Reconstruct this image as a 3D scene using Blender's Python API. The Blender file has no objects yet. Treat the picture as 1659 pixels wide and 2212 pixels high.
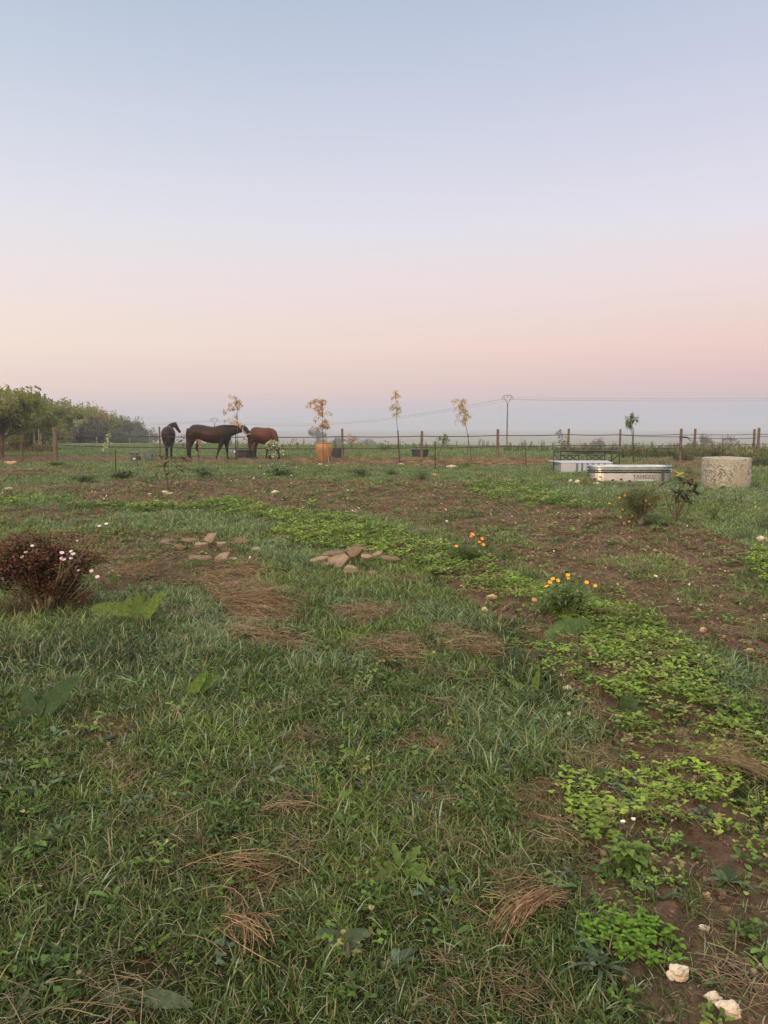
import bpy, math, random
import numpy as np
from mathutils import Vector, Matrix, noise as mn

random.seed(7)
rng = np.random.default_rng(7)
S = bpy.context.scene
COL = S.collection
R = math.radians

# ------------------------------------------------------------------ camera
CAM_H, PITCH, FPX, CX, CY = 1.6, R(6.45), 1662.0, 829.5, 1106.0
cd = bpy.data.cameras.new('camera')
cd.sensor_fit = 'VERTICAL'; cd.sensor_height = 36.0; cd.lens = 36.0 * FPX / 2212.0
cd.clip_start = 0.05; cd.clip_end = 9000
cam = bpy.data.objects.new('camera', cd); COL.objects.link(cam)
cam.location = (0, 0, CAM_H); cam.rotation_euler = (math.pi / 2 - PITCH, 0, 0)
S.camera = cam

# ------------------------------------------------------------------ world: dawn sky opposite the rising sun
def lin(c):
    return tuple(((v / 255) / 12.92 if v / 255 <= .04045 else ((v / 255 + .055) / 1.055) ** 2.4) for v in c)
SUN_AZ = R(248)      # direction towards the glow, measured from +X anticlockwise: behind the camera and to its left
w = bpy.data.worlds.new('World'); S.world = w; w.use_nodes = True
nt = w.node_tree; N = nt.nodes; Lk = nt.links; N.clear()
def nd(tree, typ, **kw):
    n = tree.nodes.new(typ)
    for k, v in kw.items(): setattr(n, k, v)
    return n
def math_(tree, op, a, b=None, clamp=False):
    n = tree.nodes.new('ShaderNodeMath'); n.operation = op; n.use_clamp = clamp
    for i, v in enumerate((a, b)):
        if v is None: continue
        if isinstance(v, (int, float)): n.inputs[i].default_value = v
        else: tree.links.new(v, n.inputs[i])
    return n.outputs[0]
def mixc(tree, fac, a, b, mode='MIX'):
    n = tree.nodes.new('ShaderNodeMix'); n.data_type = 'RGBA'; n.blend_type = mode
    for i, v in ((0, fac), (6, a), (7, b)):
        if isinstance(v, (int, float)): n.inputs[i].default_value = v
        elif isinstance(v, tuple): n.inputs[i].default_value = (*v[:3], 1)
        else: tree.links.new(v, n.inputs[i])
    return n.outputs[2]
def ramp(tree, fac, stops, interp='LINEAR'):
    n = tree.nodes.new('ShaderNodeValToRGB'); cr = n.color_ramp; cr.interpolation = interp
    while len(cr.elements) > 1: cr.elements.remove(cr.elements[-1])
    for i, (p, c) in enumerate(stops):
        e = cr.elements[0] if i == 0 else cr.elements.new(p)
        e.position = p
        e.color = (c, c, c, 1) if isinstance(c, (int, float)) else (*c[:3], 1)
    if fac is not None: tree.links.new(fac, n.inputs[0])
    return n.outputs[0]
tc = nd(nt, 'ShaderNodeTexCoord')
sep = nd(nt, 'ShaderNodeSeparateXYZ'); Lk.new(tc.outputs['Generated'], sep.inputs[0])
zz = sep.outputs[2]
# elevation ramps (input: sin of elevation * 1.6 clamped)
zi = math_(nt, 'MULTIPLY', zz, 1.6, True)
def zs(deg): return min(1, max(0, math.sin(R(deg)) * 1.6))
left = [(0, lin((208, 202, 209))), (zs(1.2), lin((222, 204, 206))), (zs(2.6), lin((237, 212, 204))), (zs(5.6), lin((245, 226, 214))), (zs(9.8), lin((238, 227, 226))),
        (zs(13.6), lin((227, 226, 234))), (zs(18), lin((211, 217, 230))), (zs(23), lin((192, 204, 222))), (zs(27.5), lin((176, 191, 213))), (1, lin((158, 172, 202)))]
right = [(0, lin((180, 192, 206))), (zs(1.0), lin((188, 191, 203))), (zs(2.4), lin((221, 192, 194))), (zs(5.6), lin((241, 209, 202))), (zs(9.8), lin((239, 222, 221))),
         (zs(13.6), lin((230, 226, 236))), (zs(18), lin((217, 217, 233))), (zs(23), lin((201, 207, 228))), (zs(27.5), lin((188, 198, 220))), (1, lin((158, 172, 202)))]
cl, cr_ = ramp(nt, zi, left), ramp(nt, zi, right)
xf = math_(nt, 'ADD', math_(nt, 'MULTIPLY', sep.outputs[0], 1.1), .5, True)
front = mixc(nt, xf, cl, cr_)
# glow where the sun is about to rise
vd = nd(nt, 'ShaderNodeVectorMath', operation='DOT_PRODUCT'); Lk.new(tc.outputs['Generated'], vd.inputs[0])
vd.inputs[1].default_value = (math.cos(SUN_AZ), math.sin(SUN_AZ), 0.12)
g0 = math_(nt, 'ADD', math_(nt, 'MULTIPLY', vd.outputs['Value'], .5), .5, True)
g1 = math_(nt, 'POWER', g0, 2.2)
g2 = math_(nt, 'POWER', g0, 14)
warm = mixc(nt, 1.0, mixc(nt, g1, (0, 0, 0), (1.0, .82, .66)), mixc(nt, g2, (0, 0, 0), (3.6, 2.3, 1.05)), 'ADD')
up = ramp(nt, zi, [(0, 0.0), (zs(29), 0.0), (zs(37), 1.0), (1, 1.0)])
skyc = mixc(nt, 1.0, front, mixc(nt, up, (0, 0, 0), (1.35, 1.27, 1.08)), 'ADD')
tot = mixc(nt, 1.0, skyc, warm, 'ADD')
# below the horizon: dull ground-like light
bel = ramp(nt, math_(nt, 'ADD', math_(nt, 'MULTIPLY', zz, 8), 1.0, True), [(0, 0.0), (1, 1.0)])
tot = mixc(nt, bel, (.12, .13, .09), tot)
bg = nd(nt, 'ShaderNodeBackground'); Lk.new(tot, bg.inputs[0]); bg.inputs[1].default_value = 1.0
wo = nd(nt, 'ShaderNodeOutputWorld'); Lk.new(bg.outputs[0], wo.inputs[0])

# the sun itself is still veiled: weak, very soft
sd = bpy.data.lights.new('sun', 'SUN'); sd.energy = 1.1; sd.angle = R(14); sd.color = (1, .82, .62)
so = bpy.data.objects.new('sun', sd); COL.objects.link(so)
sv = Vector((math.cos(SUN_AZ), math.sin(SUN_AZ), math.tan(R(24))))
so.rotation_euler = sv.to_track_quat('Z', 'Y').to_euler()

S.view_settings.view_transform = 'Standard'; S.view_settings.look = 'None'
S.view_settings.exposure = 0.0; S.view_settings.gamma = 1.0
S.render.engine = 'CYCLES'
S.cycles.max_bounces = 6; S.cycles.diffuse_bounces = 2; S.cycles.glossy_bounces = 3
S.cycles.transmission_bounces = 3; S.cycles.volume_bounces = 1; S.cycles.transparent_max_bounces = 6
S.cycles.use_denoising = True; S.cycles.denoising_prefilter = 'NONE'; S.cycles.use_adaptive_sampling = False

# ------------------------------------------------------------------ small numpy noise
_h = np.random.default_rng(11).random((256, 256))
def vnoise(x, y):
    xi = np.floor(x).astype(int); yi = np.floor(y).astype(int)
    fx = x - xi; fy = y - yi
    fx = fx * fx * (3 - 2 * fx); fy = fy * fy * (3 - 2 * fy)
    a = _h[xi & 255, yi & 255]; b = _h[(xi + 1) & 255, yi & 255]
    c = _h[xi & 255, (yi + 1) & 255]; d = _h[(xi + 1) & 255, (yi + 1) & 255]
    return (a + (b - a) * fx) * (1 - fy) + (c + (d - c) * fx) * fy
def fbm(x, y, o=4, s=0.0):
    v = 0; a = .5; t = 0
    for k in range(o):
        v = v + a * vnoise(x * 2 ** k + 17.3 * k + s, y * 2 ** k + 9.1 * k - s); t += a; a *= .55
    return v / t
def sstep(a, b, x):
    t = np.clip((x - a) / (b - a), 0, 1); return t * t * (3 - 2 * t)

# ------------------------------------------------------------------ where each kind of ground cover grows (drawn as outlines on the garden's plan)
def proj(x, y, z):
    ry, rz = y, z - CAM_H
    dep = ry * math.cos(PITCH) - rz * math.sin(PITCH)
    up_ = ry * math.sin(PITCH) + rz * math.cos(PITCH)
    dep = np.maximum(dep, 1e-3)
    return CX + FPX * x / dep, CY - FPX * up_ / dep
GW, GH = 830, 1106
_gx, _gy = np.meshgrid(np.arange(GW) * 2 + 1, np.arange(GH) * 2 + 1)
def poly_mask(P):
    P = np.array(P, float); x0, y0 = P.min(0); x1, y1 = P.max(0)
    m = np.zeros((GH, GW), bool)
    a, b = int(max(0, x0 // 2 - 1)), int(min(GW, x1 // 2 + 2)); c, d = int(max(0, y0 // 2 - 1)), int(min(GH, y1 // 2 + 2))
    X = _gx[c:d, a:b]; Y = _gy[c:d, a:b]; ins = np.zeros(X.shape, bool)
    n = len(P)
    for i in range(n):
        xa, ya = P[i]; xb, yb = P[(i + 1) % n]
        if ya == yb: continue
        ins ^= ((ya > Y) != (yb > Y)) & (X < (xb - xa) * (Y - ya) / (yb - ya) + xa)
    m[c:d, a:b] = ins
    return m
ZN = {k: np.zeros((GH, GW), np.float32) for k in ('soil', 'straw', 'clover', 'tall', 'dew', 'lawn', 'dark', 'young')}
def zone(k, v, P): ZN[k][poly_mask(P)] = v
zone('lawn', 1, [(960, 1008), (1659, 1000), (1659, 1150), (1500, 1140), (1370, 1095), (1250, 1085), (1130, 1050), (990, 1035)])
zone('lawn', .8, [(0, 1000), (620, 1006), (960, 1010), (980, 1035), (600, 1030), (0, 1045)])
zone('soil', .9, [(130, 1052), (340, 1038), (540, 1030), (760, 1040), (985, 1038), (1000, 1062), (1180, 1085), (1340, 1098), (1370, 1140), (1500, 1150), (1590, 1175), (1540, 1190), (1540, 1240), (1659, 1260), (1659, 1450), (1560, 1400), (1420, 1330), (1300, 1290), (1180, 1240), (1060, 1190), (930, 1150), (860, 1125), (780, 1108), (560, 1090), (420, 1082), (220, 1078)])
zone('soil', .45, [(880, 1105), (990, 1105), (1020, 1150), (960, 1160), (900, 1135)])
zone('soil', .5, [(560, 1060), (760, 1062), (780, 1075), (600, 1078)])
for P in ([(1300, 1195), (1400, 1192), (1470, 1215), (1450, 1245), (1330, 1240)], [(1380, 1255), (1480, 1262), (1530, 1290), (1470, 1305), (1400, 1285)],
          [(1540, 1250), (1659, 1245), (1659, 1330), (1560, 1310)], [(1060, 1150), (1150, 1160), (1200, 1190), (1100, 1185)], [(1590, 1330), (1659, 1340), (1659, 1390), (1600, 1380)]):
    zone('young', .9, P); zone('soil', .35, P)
zone('soil', .6, [(0, 1012), (190, 1010), (230, 1024), (0, 1036)])
zone('soil', .55, [(0, 1050), (120, 1048), (160, 1066), (0, 1075)])
zone('soil', .65, [(0, 1100), (150, 1108), (240, 1120), (120, 1132), (0, 1128)])
zone('soil', .5, [(0, 1150), (120, 1160), (300, 1160), (380, 1150), (540, 1160), (570, 1200), (560, 1250), (430, 1275), (260, 1300), (180, 1240), (0, 1190)])
zone('straw', .38, [(180, 1195), (300, 1190), (560, 1225), (570, 1260), (430, 1280), (260, 1290), (200, 1240)])
for v, P in ((.9, [(430, 1262), (560, 1255), (640, 1290), (665, 1330), (560, 1340), (460, 1310)]), (.85, [(500, 1355), (640, 1362), (655, 1402), (520, 1405)]),
             (.8, [(320, 1338), (430, 1345), (420, 1384), (330, 1378)]), (.75, [(755, 1300), (890, 1305), (870, 1342), (760, 1338)]),
             (.75, [(950, 1382), (1130, 1392), (1100, 1432), (960, 1424)]), (.5, [(700, 1395), (870, 1390), (905, 1445), (740, 1435)]),
             (.5, [(850, 1590), (940, 1590), (945, 1628), (850, 1632)]), (.5, [(450, 1820), (570, 1860), (600, 1990), (470, 1970)]),
             (.4, [(210, 1740), (430, 1730), (430, 1830), (260, 1840)]), (.42, [(590, 1790), (730, 1790), (710, 1900), (610, 1890)]),
             (.5, [(560, 1680), (700, 1680), (690, 1760), (580, 1760)]), (.35, [(640, 1560), (740, 1570), (740, 1620), (640, 1610)]),
             (.5, [(860, 1730), (960, 1740), (950, 1800), (860, 1790)]), (.35, [(880, 1240), (930, 1240), (930, 1270)]),
             (.8, [(1060, 1720), (1210, 1700), (1240, 1760), (1200, 1850), (1080, 1840)]), (.7, [(1040, 1930), (1190, 1890), (1260, 1930), (1220, 2030), (1090, 2040)]),
             (.45, [(1210, 1870), (1390, 1880), (1360, 1950), (1230, 1960)]), (.6, [(1240, 1635), (1330, 1630), (1340, 1690), (1260, 1690)]),
             (.25, [(930, 2130), (1230, 2120), (1210, 2212), (900, 2212)]), (.7, [(1480, 1600), (1659, 1640), (1659, 1700), (1560, 1680)]),
             (.5, [(1500, 2060), (1659, 2100), (1659, 2212), (1520, 2212)]), (.5, [(120, 1600), (280, 1610), (240, 1660), (100, 1650)]),
             (.4, [(700, 2120), (860, 2110), (820, 2190), (700, 2190)]), (.4, [(100, 2150), (330, 2150), (330, 2212), (90, 2212)])):
    if P[0][1] > 1700 and P[0][0] < 1300: v *= .75
    zone('straw', v, P)
    zone('soil', v * .42, P)
zone('soil', .95, [(935, 1200), (1010, 1195), (1090, 1255), (1165, 1300), (1170, 1355), (1060, 1345), (1000, 1300), (945, 1245)])
zone('soil', .66, [(1180, 1330), (1290, 1330), (1400, 1420), (1500, 1500), (1659, 1590), (1659, 2212), (1400, 2212), (1330, 2050), (1250, 1900), (1230, 1800), (1330, 1700), (1340, 1600), (1240, 1480), (1160, 1400)])
zone('soil', .92, [(620, 990), (1195, 990), (1195, 1008), (960, 1010), (620, 1004)]); zone('straw', .9, [(620, 990), (1195, 990), (1195, 1008), (960, 1010), (620, 1004)])
zone('soil', .6, [(345, 990), (620, 990), (620, 1003), (345, 1003)]); zone('straw', .5, [(345, 990), (620, 990), (620, 1003), (345, 1003)])
zone('soil', .9, [(0, 984), (345, 984), (345, 997), (0, 1001)])
zone('straw', .7, [(1340, 990), (1520, 985), (1510, 1001), (1440, 1004), (1345, 1002)]); zone('soil', .9, [(1440, 996), (1525, 996), (1510, 1036), (1445, 1028)])
C = 'clover'
zone(C, .95, [(150, 1086), (420, 1085), (560, 1098), (640, 1105), (760, 1120), (880, 1160), (960, 1195), (1090, 1240), (1190, 1278), (1330, 1305), (1420, 1350), (1540, 1420), (1620, 1500), (1659, 1540), (1659, 1620), (1560, 1590), (1500, 1530), (1420, 1480), (1300, 1430), (1290, 1370), (1180, 1315), (1060, 1290), (1000, 1255), (880, 1215), (820, 1195), (700, 1172), (590, 1145), (560, 1115), (400, 1105), (150, 1102)])
zone(C, .7, [(985, 1040), (1130, 1045), (1220, 1080), (1330, 1096), (1150, 1088), (1000, 1068)])
zone(C, .9, [(1530, 1190), (1600, 1170), (1659, 1172), (1659, 1245), (1600, 1240)])
zone(C, .5, [(0, 1070), (200, 1080), (200, 1092), (0, 1092)])
for v, P in ((.7, [(1290, 1480), (1420, 1450), (1500, 1500), (1560, 1600), (1400, 1540)]), (.85, [(1370, 1600), (1480, 1590), (1490, 1680), (1350, 1690)]),
             (.75, [(1490, 1660), (1659, 1670), (1659, 1800), (1500, 1780)]), (.7, [(1220, 1720), (1330, 1670), (1430, 1720), (1380, 1810), (1230, 1840)]),
             (.5, [(1560, 1560), (1659, 1600), (1659, 1660), (1560, 1640)]), (.6, [(1400, 1760), (1520, 1740), (1560, 1830), (1430, 1850)]), (.5, [(1530, 1840), (1659, 1830), (1659, 1900), (1550, 1900)]),
             (.45, [(1180, 1380), (1290, 1400), (1290, 1480), (1200, 1450)]), (.6, [(1370, 1880), (1440, 1880), (1440, 1960), (1370, 1960)])):
    zone(C, v, P)
zone('tall', 1, [(0, 1335), (200, 1310), (420, 1330), (640, 1400), (700, 1500), (620, 1620), (300, 1650), (0, 1620)])
zone('tall', .7, [(620, 1190), (740, 1240), (900, 1260), (1120, 1380), (1210, 1480), (1310, 1560), (1300, 1640), (1180, 1680), (980, 1660), (1050, 1480), (900, 1400), (700, 1370), (640, 1290)])
zone('tall', .8, [(1500, 1400), (1560, 1420), (1659, 1490), (1659, 1540), (1560, 1470)])
for P in ([(560, 1150), (700, 1170), (680, 1250), (590, 1210)], [(720, 1260), (1000, 1330), (1120, 1400), (1000, 1410), (820, 1340)], [(940, 1500), (1280, 1560), (1300, 1640), (1050, 1660)],
          [(1380, 1130), (1659, 1150), (1600, 1175), (1450, 1155)], [(100, 1100), (560, 1110), (560, 1150), (150, 1150)], [(1480, 1400), (1659, 1480), (1659, 1560), (1500, 1450)],
          [(400, 1300), (760, 1400), (700, 1480), (430, 1400)], [(1040, 1040), (1659, 1050), (1659, 1080), (1200, 1070)]):
    zone('dew', 1, P)
zone('dark', 1, [(0, 1380), (250, 1390), (330, 1440), (200, 1480), (0, 1480)])
zone('dark', .8, [(1050, 1380), (1240, 1380), (1250, 1560), (1080, 1500)])
def blur(a, n=3):
    for _ in range(n):
        p = np.pad(a, 1, mode='edge')
        a = (p[1:-1, 1:-1] * 2 + p[:-2, 1:-1] + p[2:, 1:-1] + p[1:-1, :-2] + p[1:-1, 2:]) / 6
    return a
for k in ZN: ZN[k] = blur(ZN[k], 2)
def zlook(x, y, keys, warp=1.0):
    """cover values at plan positions; edges ragged by noise"""
    x = np.asarray(x, float); y = np.asarray(y, float)
    r = np.hypot(x, y) + .3
    s = .09 * r ** .75 * warp
    wx = x + (fbm(x * 1.9 / r ** .4, y * 1.9 / r ** .4, 4, 3.1) - .5) * s * 2.2
    wy = y + (fbm(x * 1.9 / r ** .4, y * 1.9 / r ** .4, 4, 8.7) - .5) * s * 5
    px, py = proj(wx, np.maximum(wy, .9), 0.0)
    ix = np.clip((px / 2).astype(int), 0, GW - 1); iy = np.clip((py / 2).astype(int), 0, GH - 1)
    ok = (y > .5) & (y < 60) & (np.abs(px - CX) < 1300)
    return [np.where(ok, ZN[k][iy, ix], 0) for k in keys]

# ------------------------------------------------------------------ terrain
MND = []
for px_, py_, r_, h_ in ((450, 1192, .42, .11), (400, 1180, .3, .07), (750, 1212, .42, .12), (520, 1240, .25, .08), (560, 1300, .42, .07), (320, 1240, .3, .08), (580, 1385, .3, .05), (1100, 1300, .5, .07), (1150, 1990, .10, .03), (1225, 1340, .35, .07), (1380, 1500, .6, .05), (100, 1420, .8, .09)):
    d_ = 1.6 * 1662 / (py_ - 918); MND.append(((px_ - 829.5) / 1662 * d_, d_, r_, h_))
def H(x, y, fine=True):
    x = np.asarray(x, float); y = np.asarray(y, float)
    yc = 58 + 10 * sstep(-6, -22, x) - 11 * sstep(4, 20, x)
    t = np.maximum(0, y - yc); t = t * t / (t + 14)
    z = -15.5 * (1 - np.exp(-t / 165)) + (fbm(x * .012, y * .012, 2, 5) - .5) * 1.2 * sstep(90, 250, np.hypot(x, y))
    for mx, my, mr, mh in MND: z = z + mh * np.exp(-((x - mx) ** 2 + (y - my) ** 2) / mr ** 2)
    r = np.hypot(x, y)
    near = 1 - sstep(25, 60, r)
    z = z + (fbm(x * .35, y * .35, 3, 1) - .5) * .12 * (1 - sstep(60, 90, r)) * sstep(1.0, 5, r)
    if fine:
        z = z + (fbm(x * 3.2, y * 3.2, 3, 2) - .5) * .045 * near
        so_, st_, cl_ = zlook(x, y, ('soil', 'straw', 'clover'))
        z = z + near * (so_ * ((fbm(x * 11, y * 11, 3, 4) - .5) * .05 - .008) + cl_ * .03 + st_ * (fbm(x * 6, y * 6, 2, 6)) * .03)
    return z
def ray(px, py):
    u, v = (px - CX) / FPX, (CY - py) / FPX
    return Vector((u, math.cos(PITCH) + v * math.sin(PITCH), -math.sin(PITCH) + v * math.cos(PITCH)))
def G(px, py):
    """point of the ground seen at that place of the photograph"""
    d = ray(px, py); z = 0.0
    for _ in range(5):
        t = (z - CAM_H) / d.z; z = float(H(d.x * t, d.y * t))
    return Vector((d.x * t, d.y * t, z))
def P(px, py, Y):
    d = ray(px, py); t = Y / d.y
    return Vector((d.x * t, Y, CAM_H + d.z * t))
def gz(x, y): return float(H(np.array([x]), np.array([y]))[0])

# ------------------------------------------------------------------ materials
def new_mat(name):
    m = bpy.data.materials.new(name); m.use_nodes = True
    t = m.node_tree; b = t.nodes['Principled BSDF']
    return m, t, b
def mat(name, col, rough=.7, col2=None, scale=8, metal=0, bump=0, bscale=30, detail=6, spec=.4, lo=.35, hi=.65, obj=True):
    m, t, b = new_mat(name)
    b.inputs['Roughness'].default_value = rough; b.inputs['Metallic'].default_value = metal
    b.inputs['Specular IOR Level'].default_value = spec if metal or rough < .55 else min(spec, .15)
    tc = nd(t, 'ShaderNodeTexCoord'); co = tc.outputs['Object' if obj else 'Generated']
    if col2 is None: col2 = tuple(c * .78 for c in col)
    n = nd(t, 'ShaderNodeTexNoise'); n.inputs['Scale'].default_value = scale; n.inputs['Detail'].default_value = detail
    t.links.new(co, n.inputs['Vector'])
    f = ramp(t, n.outputs['Fac'], [(lo, 0.0), (hi, 1.0)])
    t.links.new(mixc(t, f, tuple(col), tuple(col2)), b.inputs['Base Color'])
    if bump:
        n2 = nd(t, 'ShaderNodeTexNoise'); n2.inputs['Scale'].default_value = bscale; n2.inputs['Detail'].default_value = 5
        t.links.new(co, n2.inputs['Vector'])
        bp = nd(t, 'ShaderNodeBump'); bp.inputs['Strength'].default_value = bump; bp.inputs['Distance'].default_value = .02
        t.links.new(n2.outputs['Fac'], bp.inputs['Height']); t.links.new(bp.outputs[0], b.inputs['Normal'])
    return m
def leafmat(name, c1, c2, rough=.5, trans=.3, dry=None, spec=.4):
    """leaf: colour varies from leaf to leaf by the mesh attribute 'rnd'"""
    m, t, b = new_mat(name)
    a = nd(t, 'ShaderNodeAttribute', attribute_name='rnd'); spec = .08; rough = max(rough, .65)
    st = [(0, c1), (.8, c2)] + ([(.9, dry), (1, dry)] if dry else [])
    c = ramp(t, a.outputs['Fac'], st)
    tcn = nd(t, 'ShaderNodeTexCoord'); nn = nd(t, 'ShaderNodeTexNoise'); nn.inputs['Scale'].default_value = 45; nn.inputs['Detail'].default_value = 5
    t.links.new(tcn.outputs['Object'], nn.inputs['Vector'])
    c = mixc(t, ramp(t, nn.outputs['Fac'], [(.38, .55), (.62, 0.0)]), c, (c1[0] * .6, c1[1] * .55, c1[2] * .6))
    t.links.new(c, b.inputs['Base Color']); b.inputs['Roughness'].default_value = rough
    b.inputs['Specular IOR Level'].default_value = spec
    tr = nd(t, 'ShaderNodeBsdfTranslucent'); t.links.new(mixc(t, 1.0, c, (1.2, 1.25, .6), 'MULTIPLY'), tr.inputs[0])
    mx = nd(t, 'ShaderNodeMixShader'); mx.inputs[0].default_value = trans
    t.links.new(b.outputs[0], mx.inputs[1]); t.links.new(tr.outputs[0], mx.inputs[2])
    t.links.new(mx.outputs[0], t.nodes['Material Output'].inputs[0])
    return m
def coverleaf(name, dry=(.36, .29, .14), drycut=.93, trans=.16, rough=.6, spec=.12, spread=1.1, pale=-1.0):
    """ground cover: each clump's own colour ('tint' on the instance) varied blade by blade"""
    m, t, b = new_mat(name)
    a = nd(t, 'ShaderNodeAttribute', attribute_name='rnd')
    ti = nd(t, 'ShaderNodeAttribute', attribute_name='tint', attribute_type='INSTANCER')
    k = ramp(t, a.outputs['Fac'], [(0, 1 - spread * .6), (1, 1 + spread * .6)])
    k = math_(t, 'ADD', math_(t, 'MULTIPLY', a.outputs['Fac'], spread * 1.2), 1 - spread * .6)
    cc = nd(t, 'ShaderNodeVectorMath', operation='SCALE'); t.links.new(ti.outputs['Color'], cc.inputs[0]); t.links.new(k, cc.inputs['Scale'])
    r = nd(t, 'ShaderNodeAttribute', attribute_name='rnb')
    cb = mixc(t, math_(t, 'LESS_THAN', r.outputs['Fac'], pale), cc.outputs[0], (.20, .25, .15))
    c = mixc(t, math_(t, 'GREATER_THAN', r.outputs['Fac'], drycut), cb, dry)
    t.links.new(c, b.inputs['Base Color']); b.inputs['Roughness'].default_value = rough
    b.inputs['Specular IOR Level'].default_value = spec
    tr = nd(t, 'ShaderNodeBsdfTranslucent'); t.links.new(c, tr.inputs[0])
    mx = nd(t, 'ShaderNodeMixShader'); mx.inputs[0].default_value = trans
    t.links.new(b.outputs[0], mx.inputs[1]); t.links.new(tr.outputs[0], mx.inputs[2])
    t.links.new(mx.outputs[0], t.nodes['Material Output'].inputs[0])
    return m

# ------------------------------------------------------------------ mesh helpers
def tag(o, label=None, cat=None, group=None, kind=None):
    if label: o['label'] = label
    if cat: o['category'] = cat
    if group: o['group'] = group
    if kind: o['kind'] = kind
    return o
def empty(name, loc, label, cat, group=None, rz=0):
    o = bpy.data.objects.new(name, None); COL.objects.link(o); o.location = loc; o.rotation_euler.z = rz
    o.empty_display_size = .1
    return tag(o, label, cat, group)
class Buf:
    def __init__(s): s.V = []; s.F = []; s.M = []; s.r = []; s.n = 0
    def add(s, V, F, mi=0, rnd=None):
        if rnd is None: rnd = random.random()
        s.V += [tuple(v) for v in V]; s.F += [tuple(i + s.n for i in f) for f in F]; s.M += [mi] * len(F)
        s.r += [rnd] * len(V); s.n += len(V)
    def mesh(s, name, mats, smooth=False):
        me = bpy.data.meshes.new(name); me.from_pydata(s.V, [], s.F)
        for m in (mats if isinstance(mats, (list, tuple)) else [mats]): me.materials.append(m)
        if any(s.M): me.polygons.foreach_set('material_index', s.M)
        at = me.attributes.new('rnd', 'FLOAT', 'POINT'); at.data.foreach_set('value', np.array(s.r, np.float32))
        at = me.attributes.new('rnb', 'FLOAT', 'POINT'); at.data.foreach_set('value', (np.array(s.r, np.float32) * 37.7) % 1)
        if smooth: me.polygons.foreach_set('use_smooth', [True] * len(s.F))
        me.update(); return me
    def obj(s, name, mats, parent=None, loc=None, smooth=False):
        o = bpy.data.objects.new(name, s.mesh(name, mats, smooth)); COL.objects.link(o)
        if parent: o.parent = parent
        if loc is not None: o.location = loc
        return o
    def box(s, c, d, rz=0, mi=0, M=None, rnd=None):
        hx, hy, hz = d[0] / 2, d[1] / 2, d[2] / 2
        V = [Vector((sx * hx, sy * hy, sz * hz)) for sz in (-1, 1) for sy in (-1, 1) for sx in (-1, 1)]
        m = M if M is not None else Matrix.Rotation(rz, 3, 'Z')
        s.add([m @ v + Vector(c) for v in V], [(0, 2, 3, 1), (4, 5, 7, 6), (0, 1, 5, 4), (2, 6, 7, 3), (0, 4, 6, 2), (1, 3, 7, 5)], mi, rnd)
    def tube(s, pts, rad, seg=6, mi=0, rnd=None, cap=True, ell=None, up=(0, 0, 1)):
        pts = [Vector(p) for p in pts]; n = len(pts)
        if not hasattr(rad, '__len__'): rad = [rad] * n
        V = []; F = []; ref = Vector(up)
        for i, p in enumerate(pts):
            t = (pts[min(i + 1, n - 1)] - pts[max(i - 1, 0)])
            t = t.normalized() if t.length > 1e-9 else Vector((0, 0, 1))
            a = ref.cross(t)
            if a.length < 1e-3: a = Vector((1, 0, 0)).cross(t)
            a.normalize(); b = t.cross(a)
            ra, rb = (rad[i] if hasattr(rad[i], '__len__') else (rad[i], rad[i]))
            for k in range(seg):
                an = 2 * math.pi * k / seg
                V.append(p + a * (ra * math.cos(an)) + b * (rb * math.sin(an)))
        for i in range(n - 1):
            for k in range(seg):
                k2 = (k + 1) % seg
                F.append((i * seg + k, i * seg + k2, (i + 1) * seg + k2, (i + 1) * seg + k))
        if cap: F.append(tuple(reversed(range(seg)))); F.append(tuple(range((n - 1) * seg, n * seg)))
        s.add(V, F, mi, rnd)
    def lathe(s, prof, seg=32, c=(0, 0, 0), mi=0, rnd=None, close=False):
        V = []; F = []; n = len(prof)
        for r, z in prof:
            for k in range(seg):
                a = 2 * math.pi * k / seg; V.append((c[0] + r * math.cos(a), c[1] + r * math.sin(a), c[2] + z))
        for i in range(n - 1):
            for k in range(seg):
                k2 = (k + 1) % seg; F.append((i * seg + k, i * seg + k2, (i + 1) * seg + k2, (i + 1) * seg + k))
        if close: F.append(tuple(reversed(range(seg)))); F.append(tuple(range((n - 1) * seg, n * seg)))
        s.add(V, F, mi, rnd)
    def leaf(s, base, d, L, W, droop=.5, n=4, fold=.25, prof=None, up=None, rnd=None, mi=0, wavy=0, twist=0):
        """a leaf with a folded midrib, arching over along its length"""
        base = Vector(base); d = Vector(d).normalized()
        side = d.cross(Vector((0, 0, 1)) if up is None else Vector(up))
        if side.length < 1e-3: side = Vector((math.cos(L * 999), math.sin(L * 999), 0))
        side.normalize()
        V = []; F = []; p = base.copy(); dd = d.copy()
        for i in range(n + 1):
            t = i / n
            wd = W * .5 * (prof(t) if prof else math.sin(math.pi * min(1, (t * .93 + .05))) ** .8)
            nrm = side.cross(dd).normalized()
            if wavy: wd *= 1 + wavy * math.sin(t * 23 + L * 77)
            sd = side
            if twist: sd = Matrix.Rotation(twist * t, 3, dd) @ side; nrm = sd.cross(dd).normalized()
            V += [p - sd * wd + nrm * wd * fold, p.copy(), p + sd * wd + nrm * wd * fold]
            dd = (dd + Vector((0, 0, -1)) * droop / n).normalized()
            p = p + dd * (L / n)
        for i in range(n):
            a = i * 3
            F += [(a, a + 1, a + 4, a + 3), (a + 1, a + 2, a + 5, a + 4)]
        s.add(V, F, mi, rnd)
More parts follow.
